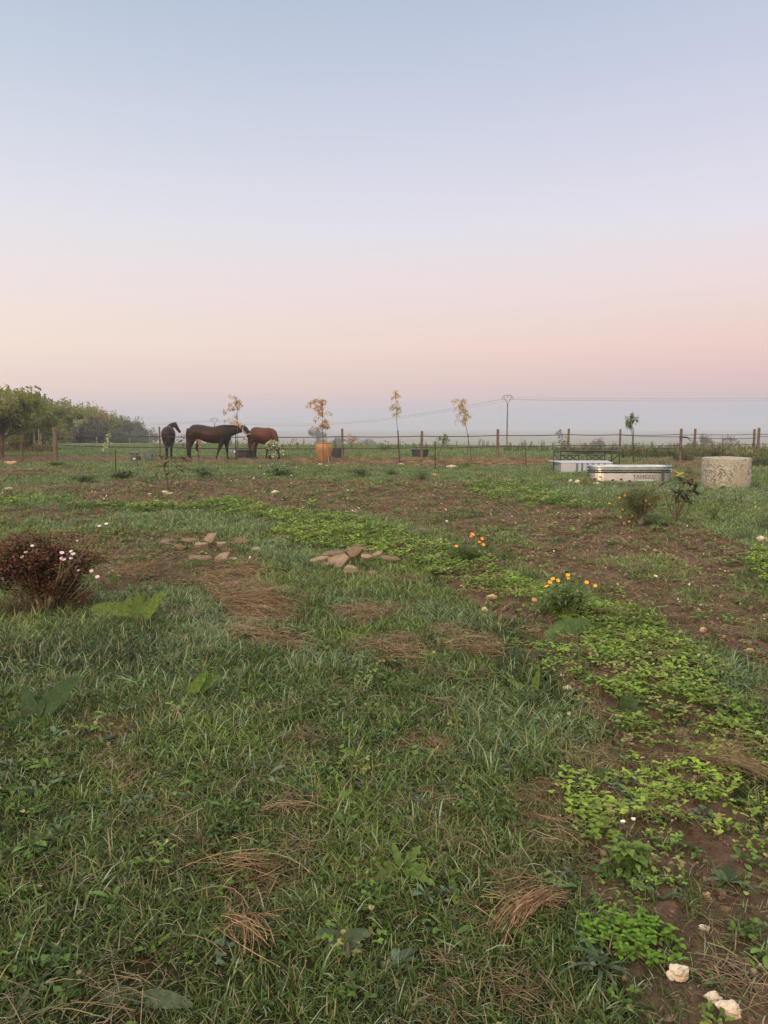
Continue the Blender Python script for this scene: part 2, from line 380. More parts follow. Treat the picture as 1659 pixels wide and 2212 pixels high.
    def blade(s, base, az, tilt, L, W, bend, n=3, rnd=None):
        base = Vector(base); ca, sa = math.cos(az), math.sin(az)
        a2 = az + math.pi / 2 + random.uniform(-.6, .6); sd = Vector((math.cos(a2), math.sin(a2), 0))
        V = []; F = []; p = base.copy(); th = tilt
        for i in range(n + 1):
            wd = W * .5 * (1 - (i / n) ** 2.2 * .92)
            if i < n: V += [p - sd * wd, p + sd * wd]
            else: V += [p.copy()]
            st = L / n; p = p + Vector((ca * math.sin(th), sa * math.sin(th), math.cos(th))) * st
            th = min(th + bend / n, 2.3)
        for i in range(n - 1): F.append((2 * i, 2 * i + 1, 2 * i + 3, 2 * i + 2))
        F.append((2 * n - 2, 2 * n - 1, 2 * n))
        s.add(V, F, 0, rnd)
def quads_obj(name, V, mats, parent=None, rnd=None, loc=None):
    """V: (n,4,3) array of leaf quads"""
    n = len(V); me = bpy.data.meshes.new(name)
    me.vertices.add(n * 4); me.vertices.foreach_set('co', V.reshape(-1).astype(np.float32))
    me.loops.add(n * 4); me.loops.foreach_set('vertex_index', np.arange(n * 4, dtype=np.int32))
    me.polygons.add(n); me.polygons.foreach_set('loop_start', np.arange(0, n * 4, 4, dtype=np.int32))
    me.materials.append(mats)
    if rnd is None: rnd = rng.random(n)
    at = me.attributes.new('rnd', 'FLOAT', 'POINT'); at.data.foreach_set('value', np.repeat(rnd, 4).astype(np.float32))
    me.update(calc_edges=True)
    o = bpy.data.objects.new(name, me); COL.objects.link(o)
    if parent: o.parent = parent
    if loc is not None: o.location = loc
    return o
def leaf_quads(C, size, asp=.5, flat=0.0, droop=None):
    """random quads at centres C"""
    n = len(C); size = np.broadcast_to(size, (n,))
    a = rng.normal(size=(n, 3)); a[:, 2] *= (1 - flat)
    if droop is not None: a = a * .5 + droop
    a /= np.linalg.norm(a, axis=1)[:, None]
    b = np.cross(a, rng.normal(size=(n, 3))); b /= np.linalg.norm(b, axis=1)[:, None]
    h = (size * .5)[:, None]; k = h * asp
    # kite-shaped
    return np.stack([C - a * h, C + b * k - a * h * .1, C + a * h, C - b * k - a * h * .1], 1)
# ------------------------------------------------------------------ ground: one sheet out to the horizon
def ground_sheet():
    rad = [0.0]; r = .35
    while r < 60: rad.append(r); r *= 1.0062
    while r < 2600: rad.append(r); r *= 1.03
    ang = []
    a = -38.0
    while a < 38: ang.append(90 + a); a += .17
    a = 38.0
    while a < 322: ang.append(90 + a); a += 4.0
    ang = np.radians(np.array(ang)); rad = np.array(rad[1:])
    nr, na = len(rad), len(ang)
    X = rad[:, None] * np.cos(ang)[None]; Y = rad[:, None] * np.sin(ang)[None]
    x, y = X.ravel(), Y.ravel(); z = H(x, y)
    V = np.concatenate([np.stack([x, y, z], 1), [[0, 0, gz(0, 0)]]]).astype(np.float32)
    i = np.arange(nr - 1)[:, None] * na; k = np.arange(na)[None]; k2 = (k + 1) % na
    Q = np.stack([i + k, i + na + k, i + na + k2, i + k2], -1).reshape(-1, 4).astype(np.int32)
    T = np.stack([np.full(na, nr * na), np.arange(na), (np.arange(na) + 1) % na], 1).astype(np.int32)
    me = bpy.data.meshes.new('ground')
    me.vertices.add(len(V)); me.vertices.foreach_set('co', V.ravel())
    li = np.concatenate([Q.ravel(), T.ravel()]); me.loops.add(len(li)); me.loops.foreach_set('vertex_index', li)
    me.polygons.add(len(Q) + len(T))
    me.polygons.foreach_set('loop_start', np.concatenate([np.arange(len(Q)) * 4, len(Q) * 4 + np.arange(len(T)) * 3]).astype(np.int32))
    me.polygons.foreach_set('use_smooth', np.ones(len(Q) + len(T), bool))
    so_, st_, cl_, lw, yg = zlook(V[:, 0], V[:, 1], ('soil', 'straw', 'clover', 'lawn', 'young'))
    c = np.stack([so_, st_, cl_, np.ones_like(so_)], 1).astype(np.float32)
    at = me.color_attributes.new('cover', 'FLOAT_COLOR', 'POINT'); at.data.foreach_set('color', c.ravel())
    me.update(calc_edges=True)
    o = bpy.data.objects.new('ground', me); COL.objects.link(o)
    tag(o, kind='structure')
    m, t, b = new_mat('ground'); me.materials.append(m)
    geo = nd(t, 'ShaderNodeNewGeometry'); pos = geo.outputs['Position']
    def noise(s, d=5, r=.6, dist=0):
        n = nd(t, 'ShaderNodeTexNoise'); n.inputs['Scale'].default_value = s; n.inputs['Detail'].default_value = d
        n.inputs['Roughness'].default_value = r; n.inputs['Distortion'].default_value = dist
        t.links.new(pos, n.inputs['Vector']); return n.outputs['Fac']
    att = nd(t, 'ShaderNodeAttribute', attribute_name='cover'); sp = nd(t, 'ShaderNodeSeparateColor'); t.links.new(att.outputs['Color'], sp.inputs[0])
    soil = mixc(t, ramp(t, noise(9, 8, .7), [(.35, 0.0), (.65, 1.0)]), (.060, .038, .025), (.140, .090, .060))
    soil = mixc(t, ramp(t, noise(70, 4, .7), [(.45, 0.0), (.7, .6)]), soil, (.16, .115, .078))
    thatch = mixc(t, noise(30, 6, .7), (.012, .013, .006), (.05, .045, .022))
    leng = nd(t, 'ShaderNodeVectorMath', operation='LENGTH'); t.links.new(pos, leng.inputs[0])
    far = ramp(t, math_(t, 'DIVIDE', leng.outputs['Value'], 60), [(.12, 0.0), (.6, 1.0)])
    grassfar = mixc(t, ramp(t, noise(1.3, 7, .75), [(.35, 0.0), (.65, 1.0)]), (.07, .09, .035), (.15, .145, .07))
    base = mixc(t, far, thatch, grassfar)
    sm = math_(t, 'ADD', sp.outputs[0], math_(t, 'MULTIPLY', math_(t, 'SUBTRACT', noise(6, 6, .7), .5), .9), True)
    sm = ramp(t, sm, [(.25, 0.0), (.6, 1.0)])
    c = mixc(t, sm, base, soil)
    straw = mixc(t, ramp(t, noise(26, 7, .75, 1.5), [(.35, 0.0), (.65, 1.0)]), (.16, .10, .055), (.34, .23, .12))
    c = mixc(t, ramp(t, sp.outputs[1], [(.3, 0.0), (.9, .75)]), c, straw)
    # fields beyond the crest
    fld = mixc(t, ramp(t, noise(.02, 3), [(.42, 0.0), (.55, 1.0)]), (.10, .10, .05), (.17, .13, .08))
    c = mixc(t, ramp(t, math_(t, 'DIVIDE', leng.outputs['Value'], 200), [(.33, 0.0), (.5, 1.0)]), c, fld)
    t.links.new(c, b.inputs['Base Color']); b.inputs['Roughness'].default_value = 1; b.inputs['Specular IOR Level'].default_value = .03
    bp = nd(t, 'ShaderNodeBump'); bp.inputs['Strength'].default_value = .9; bp.inputs['Distance'].default_value = .03
    t.links.new(noise(45, 6, .75), bp.inputs['Height']); t.links.new(bp.outputs[0], b.inputs['Normal'])
    return o
ground_sheet()

# ------------------------------------------------------------------ ground cover, scattered as stuff
def variant(col, name, build, mat_):
    b = Buf(); build(b)
    o = bpy.data.objects.new(name, b.mesh(name, mat_)); col.objects.link(o)
    return o
def scatter(name, label, cat, builders, mat_, pts, scl, rot, tint):
    """builders: clump meshes; one geometry-nodes object strews them over the points"""
    src = bpy.data.collections.new(name + '_clumps')
    for i, f in enumerate(builders): variant(src, 'clump_%s_%02d' % (name, i), f, mat_)
    n = len(pts); me = bpy.data.meshes.new(name); me.vertices.add(n); me.vertices.foreach_set('co', pts.astype(np.float32).ravel())
    me.attributes.new('rot', 'FLOAT_VECTOR', 'POINT').data.foreach_set('vector', rot.astype(np.float32).ravel())
    me.attributes.new('scl', 'FLOAT', 'POINT').data.foreach_set('value', scl.astype(np.float32))
    me.attributes.new('pick', 'INT', 'POINT').data.foreach_set('value', rng.integers(0, len(builders), n).astype(np.int32))
    tc4 = np.concatenate([tint, np.ones((n, 1))], 1).astype(np.float32)
    me.attributes.new('tint', 'FLOAT_COLOR', 'POINT').data.foreach_set('color', tc4.ravel())
    o = bpy.data.objects.new(name, me); COL.objects.link(o)
    g = bpy.data.node_groups.new(name, 'GeometryNodeTree')
    g.interface.new_socket('Geometry', in_out='INPUT', socket_type='NodeSocketGeometry')
    g.interface.new_socket('Geometry', in_out='OUTPUT', socket_type='NodeSocketGeometry')
    gi, go = g.nodes.new('NodeGroupInput'), g.nodes.new('NodeGroupOutput')
    ip = g.nodes.new('GeometryNodeInstanceOnPoints'); ci = g.nodes.new('GeometryNodeCollectionInfo')
    ci.inputs['Collection'].default_value = src; ci.inputs['Separate Children'].default_value = True; ci.inputs['Reset Children'].default_value = True
    def na(nm, ty):
        q = g.nodes.new('GeometryNodeInputNamedAttribute'); q.data_type = ty; q.inputs['Name'].default_value = nm
        return [s for s in q.outputs if s.enabled and s.name == 'Attribute'][0]
    er = g.nodes.new('FunctionNodeEulerToRotation')
    g.links.new(na('rot', 'FLOAT_VECTOR'), er.inputs[0])
    g.links.new(gi.outputs[0], ip.inputs['Points']); g.links.new(ci.outputs[0], ip.inputs['Instance'])
    ip.inputs['Pick Instance'].default_value = True
    g.links.new(na('pick', 'INT'), ip.inputs['Instance Index']); g.links.new(er.outputs[0], ip.inputs['Rotation'])
    g.links.new(na('scl', 'FLOAT'), ip.inputs['Scale']); g.links.new(ip.outputs[0], go.inputs[0])
    md = o.modifiers.new('strew', 'NODES'); md.node_group = g
    return tag(o, label, cat, kind='stuff')

def spots(r0, r1, dens, half=None):
    half = half or (56.0 if r1 <= 6 else 44.0 if r1 <= 10 else 37.0)
    """random plan points in the fan the photograph looks over (a little wider), dens per square metre"""
    area = math.radians(2 * half) / 2 * (r1 * r1 - r0 * r0); n = int(area * dens)
    r = np.sqrt(rng.random(n) * (r1 * r1 - r0 * r0) + r0 * r0); a = np.radians(90 + (rng.random(n) * 2 - 1) * half)
    return r * np.cos(a), r * np.sin(a)
def around(dens):   # thin cover behind and beside the camera
    x = rng.uniform(-9, 9, int(dens * 150)); y = rng.uniform(-3, 6, int(dens * 150))
    k = (np.abs(np.degrees(np.arctan2(x, y))) > 54); return x[k], y[k]
def rot_of(n, lean=.15):
    return np.stack([rng.normal(0, lean, n), rng.normal(0, lean, n), rng.random(n) * 6.283], 1)

# grass
def tuft(nb, rad_, L0, L1, W0, W1, t0, t1, b0, b1):
    def f(b):
        for _ in range(nb):
            a = random.random() * 6.28; q = rad_ * math.sqrt(random.random())
            b.blade((q * math.cos(a), q * math.sin(a), -.008), random.random() * 6.28, random.uniform(t0, t1), random.uniform(L0, L1), random.uniform(W0, W1), random.uniform(b0, b1))
    return f
GM = coverleaf('grass_blades', drycut=.925, dry=(.20, .165, .085), pale=.065)
short = [tuft(18, .06, .03, .085, .0028, .0054, .5, 1.5, .2, 1.3) for _ in range(9)]
tall = [tuft(17, .055, .06, .14, .0035, .0064, .2, 1.2, .7, 2.2) for _ in range(8)]
coarse = [tuft(20, .10, .05, .10, .006, .011, .1, 1.0, .2, 1.1) for _ in range(6)]
X = []; Y = []; Sx = []
gx, gy, gs, gk = [], [], [], []
for (r0, r1, dn, s, kind) in ((.9, 3.2, 1250, 1.0, 0), (3.2, 6, 900, 1.05, 0), (6, 10, 560, 1.15, 0), (10, 17, 210, 1.0, 1), (17, 30, 90, 1.25, 1), (30, 66, 34, 1.6, 1)):
    x, y = spots(r0, r1, dn); gx.append(x); gy.append(y); gs.append(np.full(len(x), s)); gk.append(np.full(len(x), kind))
x, y = around(60); gx.append(x); gy.append(y); gs.append(np.full(len(x), 1.6)); gk.append(np.full(len(x), 0))
gx, gy, gs, gk = map(np.concatenate, (gx, gy, gs, gk))
so_, st_, cl_, tl, dw, lw, dk, yg = zlook(gx, gy, ('soil', 'straw', 'clover', 'tall', 'dew', 'lawn', 'dark', 'young'))
patch = fbm(gx * 1.7, gy * 1.7, 4, 30)
bare = np.clip(so_ * 1.0 + st_ * .25 + cl_ * .35 + .3 * sstep(.56, .68, patch), 0, .985)
keep = rng.random(len(gx)) > bare * np.where(gy > 7, .90, .97)
def colmix(a, b, f): return np.array(a)[None] * (1 - f[:, None]) + np.array(b)[None] * f[:, None]
def grass_tint(x, y, tl, dw, lw, dk, yg, so_, st_):
    n1 = fbm(x * .9, y * .9, 4, 50); n2 = fbm(x * 3.1, y * 3.1, 3, 70); r = np.hypot(x, y)
    c = colmix((.062, .104, .021), (.108, .154, .030), sstep(.35, .65, n1))
    c = c * (1 - (sstep(.5, .7, n2) * .45)[:, None]) + np.array((.13, .12, .06))[None] * (sstep(.5, .7, n2) * .45)[:, None]   # yellowing
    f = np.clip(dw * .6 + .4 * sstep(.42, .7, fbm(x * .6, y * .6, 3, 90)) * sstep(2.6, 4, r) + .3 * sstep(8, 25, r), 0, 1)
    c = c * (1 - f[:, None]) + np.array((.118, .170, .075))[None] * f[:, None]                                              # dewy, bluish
    c = c * (1 - dk[:, None] * .4)
    c = c * (1 - yg[:, None] * .8) + np.array((.13, .20, .045))[None] * yg[:, None] * .8
    f = np.clip(so_ * .68 + st_ * .6, 0, .8)
    c = c * (1 - f[:, None]) + np.array((.13, .105, .06))[None] * f[:, None]
    c = c * rng.uniform(.65, 1.3, (len(x), 1)) * (1 + rng.normal(0, .05, (len(x), 3)))
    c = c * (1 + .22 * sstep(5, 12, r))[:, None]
    f = (1 - sstep(2.2, 4.2, r + (n1 - .5) * 3)) * .8; c = c * (1 - f[:, None]) + np.array((.032, .058, .012))[None] * f[:, None]      # foreground shade put into the grass tint, darker green towards the camera
    return np.clip(c, .01, 1)
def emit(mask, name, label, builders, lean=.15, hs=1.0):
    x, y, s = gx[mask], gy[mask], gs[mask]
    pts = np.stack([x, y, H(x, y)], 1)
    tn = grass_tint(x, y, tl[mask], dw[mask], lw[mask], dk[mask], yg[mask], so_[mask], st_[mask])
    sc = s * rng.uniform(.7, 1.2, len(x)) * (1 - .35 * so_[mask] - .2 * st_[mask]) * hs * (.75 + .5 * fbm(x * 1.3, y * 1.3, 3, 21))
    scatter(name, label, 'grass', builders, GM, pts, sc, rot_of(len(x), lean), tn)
istall = (rng.random(len(gx)) < tl * .6 + .05) & (gk == 0)
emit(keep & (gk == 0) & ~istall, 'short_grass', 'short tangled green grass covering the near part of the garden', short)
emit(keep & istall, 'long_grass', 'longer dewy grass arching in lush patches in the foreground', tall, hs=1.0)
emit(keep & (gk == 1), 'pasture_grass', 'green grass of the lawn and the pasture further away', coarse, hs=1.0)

# seedlings
def seedling(nl, L0, L1, W0, hgt, roundish=True):
    def f(b):
        for _ in range(nl):
            a = random.random() * 6.28; q = .05 * math.sqrt(random.random())
            base = Vector((q * math.cos(a), q * math.sin(a), 0)); h = random.uniform(.5, 1) * hgt
            top = base + Vector((random.uniform(-.015, .015), random.uniform(-.015, .015), h))
            b.tube([base, top], .0011, 3, rnd=.3, cap=False)
            a0 = random.random() * 6.28; rv = random.random()
            for k in range(random.choice((2, 2, 3, 4))):
                an = a0 + k * 2.1 + random.uniform(-.4, .4); L = random.uniform(L0, L1)
                b.leaf(top, (math.cos(an), math.sin(an), random.uniform(.1, 1.1)), L, L * W0 * random.uniform(.8, 1.15), droop=.7, n=3, fold=.2,
                       prof=(lambda t: max(.08, math.sin(math.pi * (t * .82 + .12)) ** .6)), rnd=min(1, max(0, rv + random.uniform(-.2, .2))))
    return f
SM = coverleaf('seedling_leaves', drycut=.985, trans=.35, rough=.6, spread=.6)
seeds = [seedling(8, .010, .023, .75, .03) for _ in range(7)]
fx, fy, fs = [], [], []
for (r0, r1, dn, s) in ((1.2, 4, 520, 1.0), (4, 8, 460, 1.2), (8, 14, 200, 1.65), (14, 30, 55, 2.4)):
    x, y = spots(r0, r1, dn); fx.append(x); fy.append(y); fs.append(np.full(len(x), s))
fx, fy, fs = map(np.concatenate, (fx, fy, fs))
c1, s1 = zlook(fx, fy, ('clover', 'soil'))
clump = sstep(.36, .56, fbm(fx * 2.6, fy * 2.6, 3, 12))
k = rng.random(len(fx)) < c1 * (.42 + .58 * clump) + .02 + s1 * .05
fx, fy, fs, c1 = fx[k], fy[k], fs[k], c1[k]
tn = colmix((.135, .210, .035), (.20, .29, .048), sstep(.35, .65, fbm(fx * 1.2, fy * 1.2, 3, 44)))
k2 = (c1 < .2) * .5; tn = tn * (1 - k2[:, None]) + np.array((.07, .12, .035))[None] * k2[:, None]
tn *= rng.uniform(.6, 1.25, (len(fx), 1)); kk = rng.random(len(fx)) < .12; tn[kk] = (.20, .21, .07)
scatter('seedlings', 'bright yellow-green leafy seedlings growing in a band across the soil', 'seedlings', seeds, SM, np.stack([fx, fy, H(fx, fy)], 1), fs * rng.uniform(.4, 1.45, len(fx)), rot_of(len(fx), .1), tn)

# broad-leaved weeds low in the grass
def rosette(n, L0, L1, wr, lobes=0):
    def f(b):
        for k in range(n):
            an = k * 2.4 + random.uniform(-.3, .3); L = random.uniform(L0, L1)
            pr = (lambda t: (.25 + .75 * math.sin(math.pi * min(1, t * .9 + .05))) * (1 + .45 * math.sin(t * 38))) if lobes else None
            b.leaf((0, 0, .004), (math.cos(an), math.sin(an), random.uniform(.15, 1.0)), L, L * wr, droop=.9, n=7 if lobes else 4, fold=.25, prof=pr)
    return f
WM = coverleaf('weed_leaves', drycut=.985, trans=.25, rough=.4)
weeds = [rosette(6, .04, .08, .38), rosette(8, .05, .10, .24, 1)] + [seedling(10, .010, .019, .95, .025) for _ in range(5)] + [rosette(7, .04, .08, .3, 1)]
x, y = spots(1.2, 7, 95); x2, y2 = spots(7, 16, 11); x3, y3 = spots(16, 40, 1.6); x = np.concatenate([x, x2, x3]); y = np.concatenate([y, y2, y3])
s1, n1 = zlook(x, y, ('straw',))[0], fbm(x * .8, y * .8, 3, 77)
k = rng.random(len(x)) < (.15 + .85 * sstep(.45, .6, n1)) * (1 - s1 * .7); x, y = x[k], y[k]
tn = colmix((.040, .075, .022), (.085, .145, .03), rng.random(len(x)))
k = rng.random(len(x)) < .15; tn[k] = (.085, .12, .075)
sc = rng.uniform(.6, 1.25, len(x)) * np.where(np.hypot(x, y) > 16, 1.9, np.where(np.hypot(x, y) > 7, 1.25, 1.0))
scatter('low_weeds', 'scattered broad-leaved weeds low among the grass', 'weeds', weeds, WM, np.stack([x, y, H(x, y)], 1), sc, rot_of(len(x), .12), tn)

# straw and dead stalks
def strawf(n, L0, L1, W, spread, flat=.12):
    def f(b):
        for _ in range(n):
            a = random.random() * 6.28; q = spread * math.sqrt(random.random()); c = Vector((q * math.cos(a), q * math.sin(a), random.uniform(.004, .03)))
            az = random.random() * 6.28; L = random.uniform(L0, L1); d = Vector((math.cos(az), math.sin(az), random.uniform(-flat, flat)))
            mid = c + Vector((0, 0, random.uniform(-.004, .012)))
            b.tube([c - d * L / 2, mid, c + d * L / 2], random.uniform(.5, 1) * W, 3, cap=False)
    return f
TM = coverleaf('dry_straw', drycut=2, trans=.1, rough=.75, spec=.2, spread=.8)
straws = [strawf(16, .05, .16, .0013, .08) for _ in range(6)]
cs = [strawf(14, .10, .22, .004, .15, .2) for _ in range(4)]
for nm, lb, bl, bands in (('straw', 'dry tan straw and dead stalks lying in mats on the near ground', straws, ((1.2, 4, 300, 1.0), (4, 9, 170, 1.4))),
                          ('hay_mulch', 'dry orange hay and dead stalks strewn over the far beds', cs, ((9, 18, 40, 1.2), (18, 37, 16, 1.7)))):
    fx, fy, fs = [], [], []
    for (r0, r1, dn, s) in bands:
        x, y = spots(r0, r1, dn); fx.append(x); fy.append(y); fs.append(np.full(len(x), s))
    fx, fy, fs = map(np.concatenate, (fx, fy, fs))
    a1, b1, t1, so1 = zlook(fx, fy, ('straw', 'clover', 'tall', 'soil'), .7)
    pr = np.clip(a1 ** 1.2 * .95 + .035 + .10 * sstep(.55, .7, fbm(fx * 1.5, fy * 1.5, 3, 15)) + so1 * .06 - t1 * .1, 0, 1)
    k = rng.random(len(fx)) < pr; fx, fy, fs, a1 = fx[k], fy[k], fs[k], a1[k]
    tn = colmix((.13, .10, .06), (.28, .21, .125), rng.random(len(fx)) * (.3 + .7 * a1))
    k = rng.random(len(fx)) < .35; tn[k] *= np.array((.62, .5, .42))
    scatter(nm, lb, 'straw', bl, TM, np.stack([fx, fy, H(fx, fy) + .012 * a1 * rng.random(len(fx))], 1), fs * rng.uniform(.7, 1.2, len(fx)), rot_of(len(fx), .12), tn)

# clods and pebbles
def lump(b, r, seed, sq=(1, 1, .7), sub=2, amp=.35, c=(0, 0, 0), rnd=None, mi=0, ang=False):
    import bmesh
    bm = bmesh.new(); bmesh.ops.create_icosphere(bm, subdivisions=sub, radius=1.0)
    V = []
    for v in bm.verts:
        p = v.co.copy(); q = p * 1.3 + Vector((seed * 3.7, seed * 1.9, seed))
        k = 1 + amp * (mn.noise(q) + .5 * mn.noise(q * 2.3))
        if ang: k = k * (1 - .25 * abs(mn.noise(q * .9)))
        p = p * k; V.append(Vector((p.x * sq[0], p.y * sq[1], p.z * sq[2])) * r + Vector(c))
    b.add(V, [tuple(x.index for x in f.verts) for f in bm.faces], mi, rnd); bm.free()
def clods(n, r0, r1, sp):
    def f(b):
        for _ in range(n):
            a = random.random() * 6.28; q = sp * math.sqrt(random.random()); r = random.uniform(r0, r1) * random.choice((.5, .7, 1, 1))
            lump(b, r, random.random() * 99, (1, random.uniform(.7, 1), random.uniform(.6, .9)), 1, .6, (q * math.cos(a), q * math.sin(a), r * .15))
    return f
DM = coverleaf('earth_clods', drycut=2, trans=0, rough=.95, spec=.1, spread=.6)
cl_b = [clods(7, .006, .022, .07) for _ in range(5)]
fx, fy, fs = [], [], []
for (r0, r1, dn, s) in ((1.2, 5, 170, .75), (5, 11, 90, 1.05), (11, 22, 34, 1.35)):
    x, y = spots(r0, r1, dn); fx.append(x); fy.append(y); fs.append(np.full(len(x), s))
fx, fy, fs = map(np.concatenate, (fx, fy, fs))
a1 = zlook(fx, fy, ('soil',))[0]; k = rng.random(len(fx)) < a1 * .9 + .01; fx, fy, fs = fx[k], fy[k], fs[k]
tn = colmix((.07, .045, .03), (.19, .13, .085), rng.random(len(fx)))
scatter('soil_clods', 'crumbly reddish brown clods of turned soil', 'soil', cl_b, DM, np.stack([fx, fy, H(fx, fy)], 1), fs * rng.uniform(.5, 1.3, len(fx)), rot_of(len(fx), .4), tn)
peb = [clods(2, .006, .013, .06) for _ in range(5)]
x, y = spots(1.2, 6, 22); x2, y2 = spots(6, 26, 5); x = np.concatenate([x, x2]); y = np.concatenate([y, y2])
a1 = zlook(x, y, ('soil',))[0]; k = rng.random(len(x)) < a1 * .5 + .03; x, y = x[k], y[k]
tn = colmix((.45, .40, .33), (.62, .58, .50), rng.random(len(x))); k = rng.random(len(x)) < .4; tn[k] = (.26, .16, .10)
scatter('pebbles', 'small pale stones and petals scattered over soil and grass', 'pebbles', peb, DM, np.stack([x, y, H(x, y) + .008], 1), rng.uniform(.5, 1.3, len(x)) * np.where(y > 6, 1.7, 1), rot_of(len(x), .4), tn)
# ------------------------------------------------------------------ shared materials
bark = mat('bark', (.10, .078, .055), .9, (.05, .038, .028), 14, bump=.6)
postwood = mat('post_wood', (.14, .10, .07), .85, (.08, .058, .042), 9, bump=.4, bscale=60)
oldwood = mat('weathered_wood', (.27, .23, .16), .9, (.15, .13, .09), 12, bump=.4)
tape = mat('dark_tape', (.045, .045, .05), .6)
blackpl = mat('black_plastic', (.018, .02, .023), .5, (.03, .032, .034), 5)
rust = mat('rusty_iron', (.16, .075, .04), .85, (.07, .045, .03), 20)
iron = mat('black_iron', (.012, .012, .013), .5, (.03, .025, .02), 18)
galv = mat('galvanised_steel', (.62, .64, .64), .3, (.48, .5, .5), 7, metal=.95)
stonep = mat('pale_stone', (.52, .44, .33), .9, (.34, .25, .16), 16, bump=.8, bscale=40)
stoneb = mat('brown_slab_stone', (.16, .108, .07), .92, (.10, .07, .048), 11, bump=.5, bscale=35)
darkstake = mat('dark_stake', (.05, .035, .028), .8)
darktwig = mat('reddish_twig', (.11, .055, .04), .8)

# ------------------------------------------------------------------ trees
def tree(label, Xp, base, topy, wid, mtl, n=2600, lsz=.16, trunk=.09, group=None, blobs=9, tz=.18, lean=0, name='tree', shape=1.0, loc=None, kind=''):
    """Xp: ground point (x,y); base z found from the terrain; topy: height of the top (world z); wid: crown half width"""
    bx, by = Xp; z0 = gz(bx, by); Ht = topy - z0
    t = empty(name, (bx, by, z0), label, 'tree', group)
    b = Buf(); st = [(0, 0, -.1)]
    for k in range(1, 6): st.append((lean * k / 5 * Ht * .5 + random.uniform(-.03, .03) * Ht, random.uniform(-.03, .03) * Ht, Ht * .8 * k / 5))
    b.tube(st, [trunk * (1 - .15 * i) for i in range(6)], 7)
    cent = []
    for k in range(blobs):
        a = random.random() * 6.28; q = wid * math.sqrt(random.random()) * .84
        zc = Ht * random.uniform(tz + .12, .84); lim = 1 - abs((zc / Ht - .5)) ** 2 * 1.6 * shape
        c = Vector((q * math.cos(a) * lim + lean * zc * .5, q * math.sin(a) * lim, zc)); cent.append(c)
        s = st[min(5, max(1, int(zc / (Ht * .8) * 5)))]
        s = Vector(s) * random.uniform(.5, .9); b.tube([s, (s + c) / 2 + Vector((0, 0, .1 * Ht * random.random())), c], [trunk * .4, trunk * .25, trunk * .1], 5)
    cent.append(Vector((lean * Ht * .4, 0, Ht * .86)))
    b.obj('trunk', bark, t)
    C = []
    per = n // len(cent)
    for c in cent:
        rx = wid * random.uniform(.17, .38); rzz = Ht * random.uniform(.06, .13)
        d = rng.normal(size=(per, 3)); d /= np.linalg.norm(d, axis=1)[:, None]; d *= (rng.random((per, 1)) ** .45) * rng.uniform(.75, 1.15, (per, 1))
        # sub clumps
        C.append(np.array(c)[None] + d * np.array([rx, rx, rzz])[None])
        # upright shoots breaking the outline
        for _ in range(5):
            a = random.random() * 6.28; s0 = np.array([c.x + rx * .6 * math.cos(a), c.y + rx * .6 * math.sin(a), c.z + rzz * .4])
            tt = rng.random((int(per * .035) + 2, 1)); C.append(s0 + tt * np.array([random.uniform(-.1, .1) * rx, 0, rzz * random.uniform(.8, 1.7)]) + rng.normal(0, lsz * .35, (len(tt), 3)))
    C = np.concatenate(C); C = C[C[:, 2] > Ht * tz * .6]
    C = C[fbm(C[:, 0] * 2.2 / wid + bx, C[:, 2] * 3.5 / wid + C[:, 1] * 1.3, 3, 3) > .36]
    C[:, 2] = np.minimum(C[:, 2], Ht * (1.0 + .02 * np.sin(C[:, 0] * 9)))
    r = np.clip(fbm(C[:, 0] * 3 / wid, C[:, 2] * 3 / wid, 2, bx) * .9 + rng.random(len(C)) * .3 - .1, 0, 1)
    quads_obj('crown', leaf_quads(C, lsz * rng.uniform(.6, 1.2, len(C)), .6), mtl, t, rnd=r)
    return t
Lolive = leafmat('olive_foliage', (.09, .11, .04), (.27, .28, .10), trans=.35, dry=(.36, .35, .2))
Lgreen = leafmat('green_foliage', (.12, .14, .05), (.36, .35, .12), trans=.35)
Lyel = leafmat('autumn_foliage', (.18, .15, .045), (.42, .29, .08), trans=.3)
Ldark = leafmat('dark_foliage', (.05, .06, .035), (.13, .135, .07), trans=.2)
Lsilver = leafmat('silvery_foliage', (.14, .16, .10), (.38, .40, .30), trans=.2)
Lbrown = leafmat('brown_foliage', (.09, .07, .045), (.16, .12, .075), trans=.2)
def at(px, y): return (px - CX) / FPX * y * 1.0 / (math.cos(PITCH)) * 1.0
def top(py, y): return P(829, py, y).z
def tpos(px, y): return (P(px, 940, y).x, y)
tl_ = [
    ('old dark fruit tree at the left edge with a leaning trunk', 2, 38, 829, 2.7, Lolive, 16000, .13, 'tree', .30),
    ('grey-green tree beside the dark fruit tree, tallest of the tree line', 50, 48, 849, 2.4, Lolive, 13000, .14, 'tree', .0),
    ('pale yellow-green tree with silvery blossom-like tufts', 118, 88, 872, 3.5, Lgreen, 9000, .2, 'tree', .0),
    ('round-topped yellow-green tree in the middle of the tree line', 163, 103, 866, 3.5, Lgreen, 9000, .22, 'tree', .0),
    ('golden autumn tree in the tree line', 206, 118, 876, 3.3, Lyel, 8000, .23, 'tree', .0),
    ('thin grey-green tree with upright shoots right of the golden tree', 240, 132, 886, 3.4, Lolive, 7000, .25, 'tree', .0),
    ('low dark bushy tree near the end of the tree line', 274, 150, 900, 3.9, Ldark, 6500, .28, 'tree', .0),
    ('last and lowest dark bush of the tree line, fading into mist', 310, 172, 918, 3.8, Ldark, 5500, .3, 'tree', .0),
]
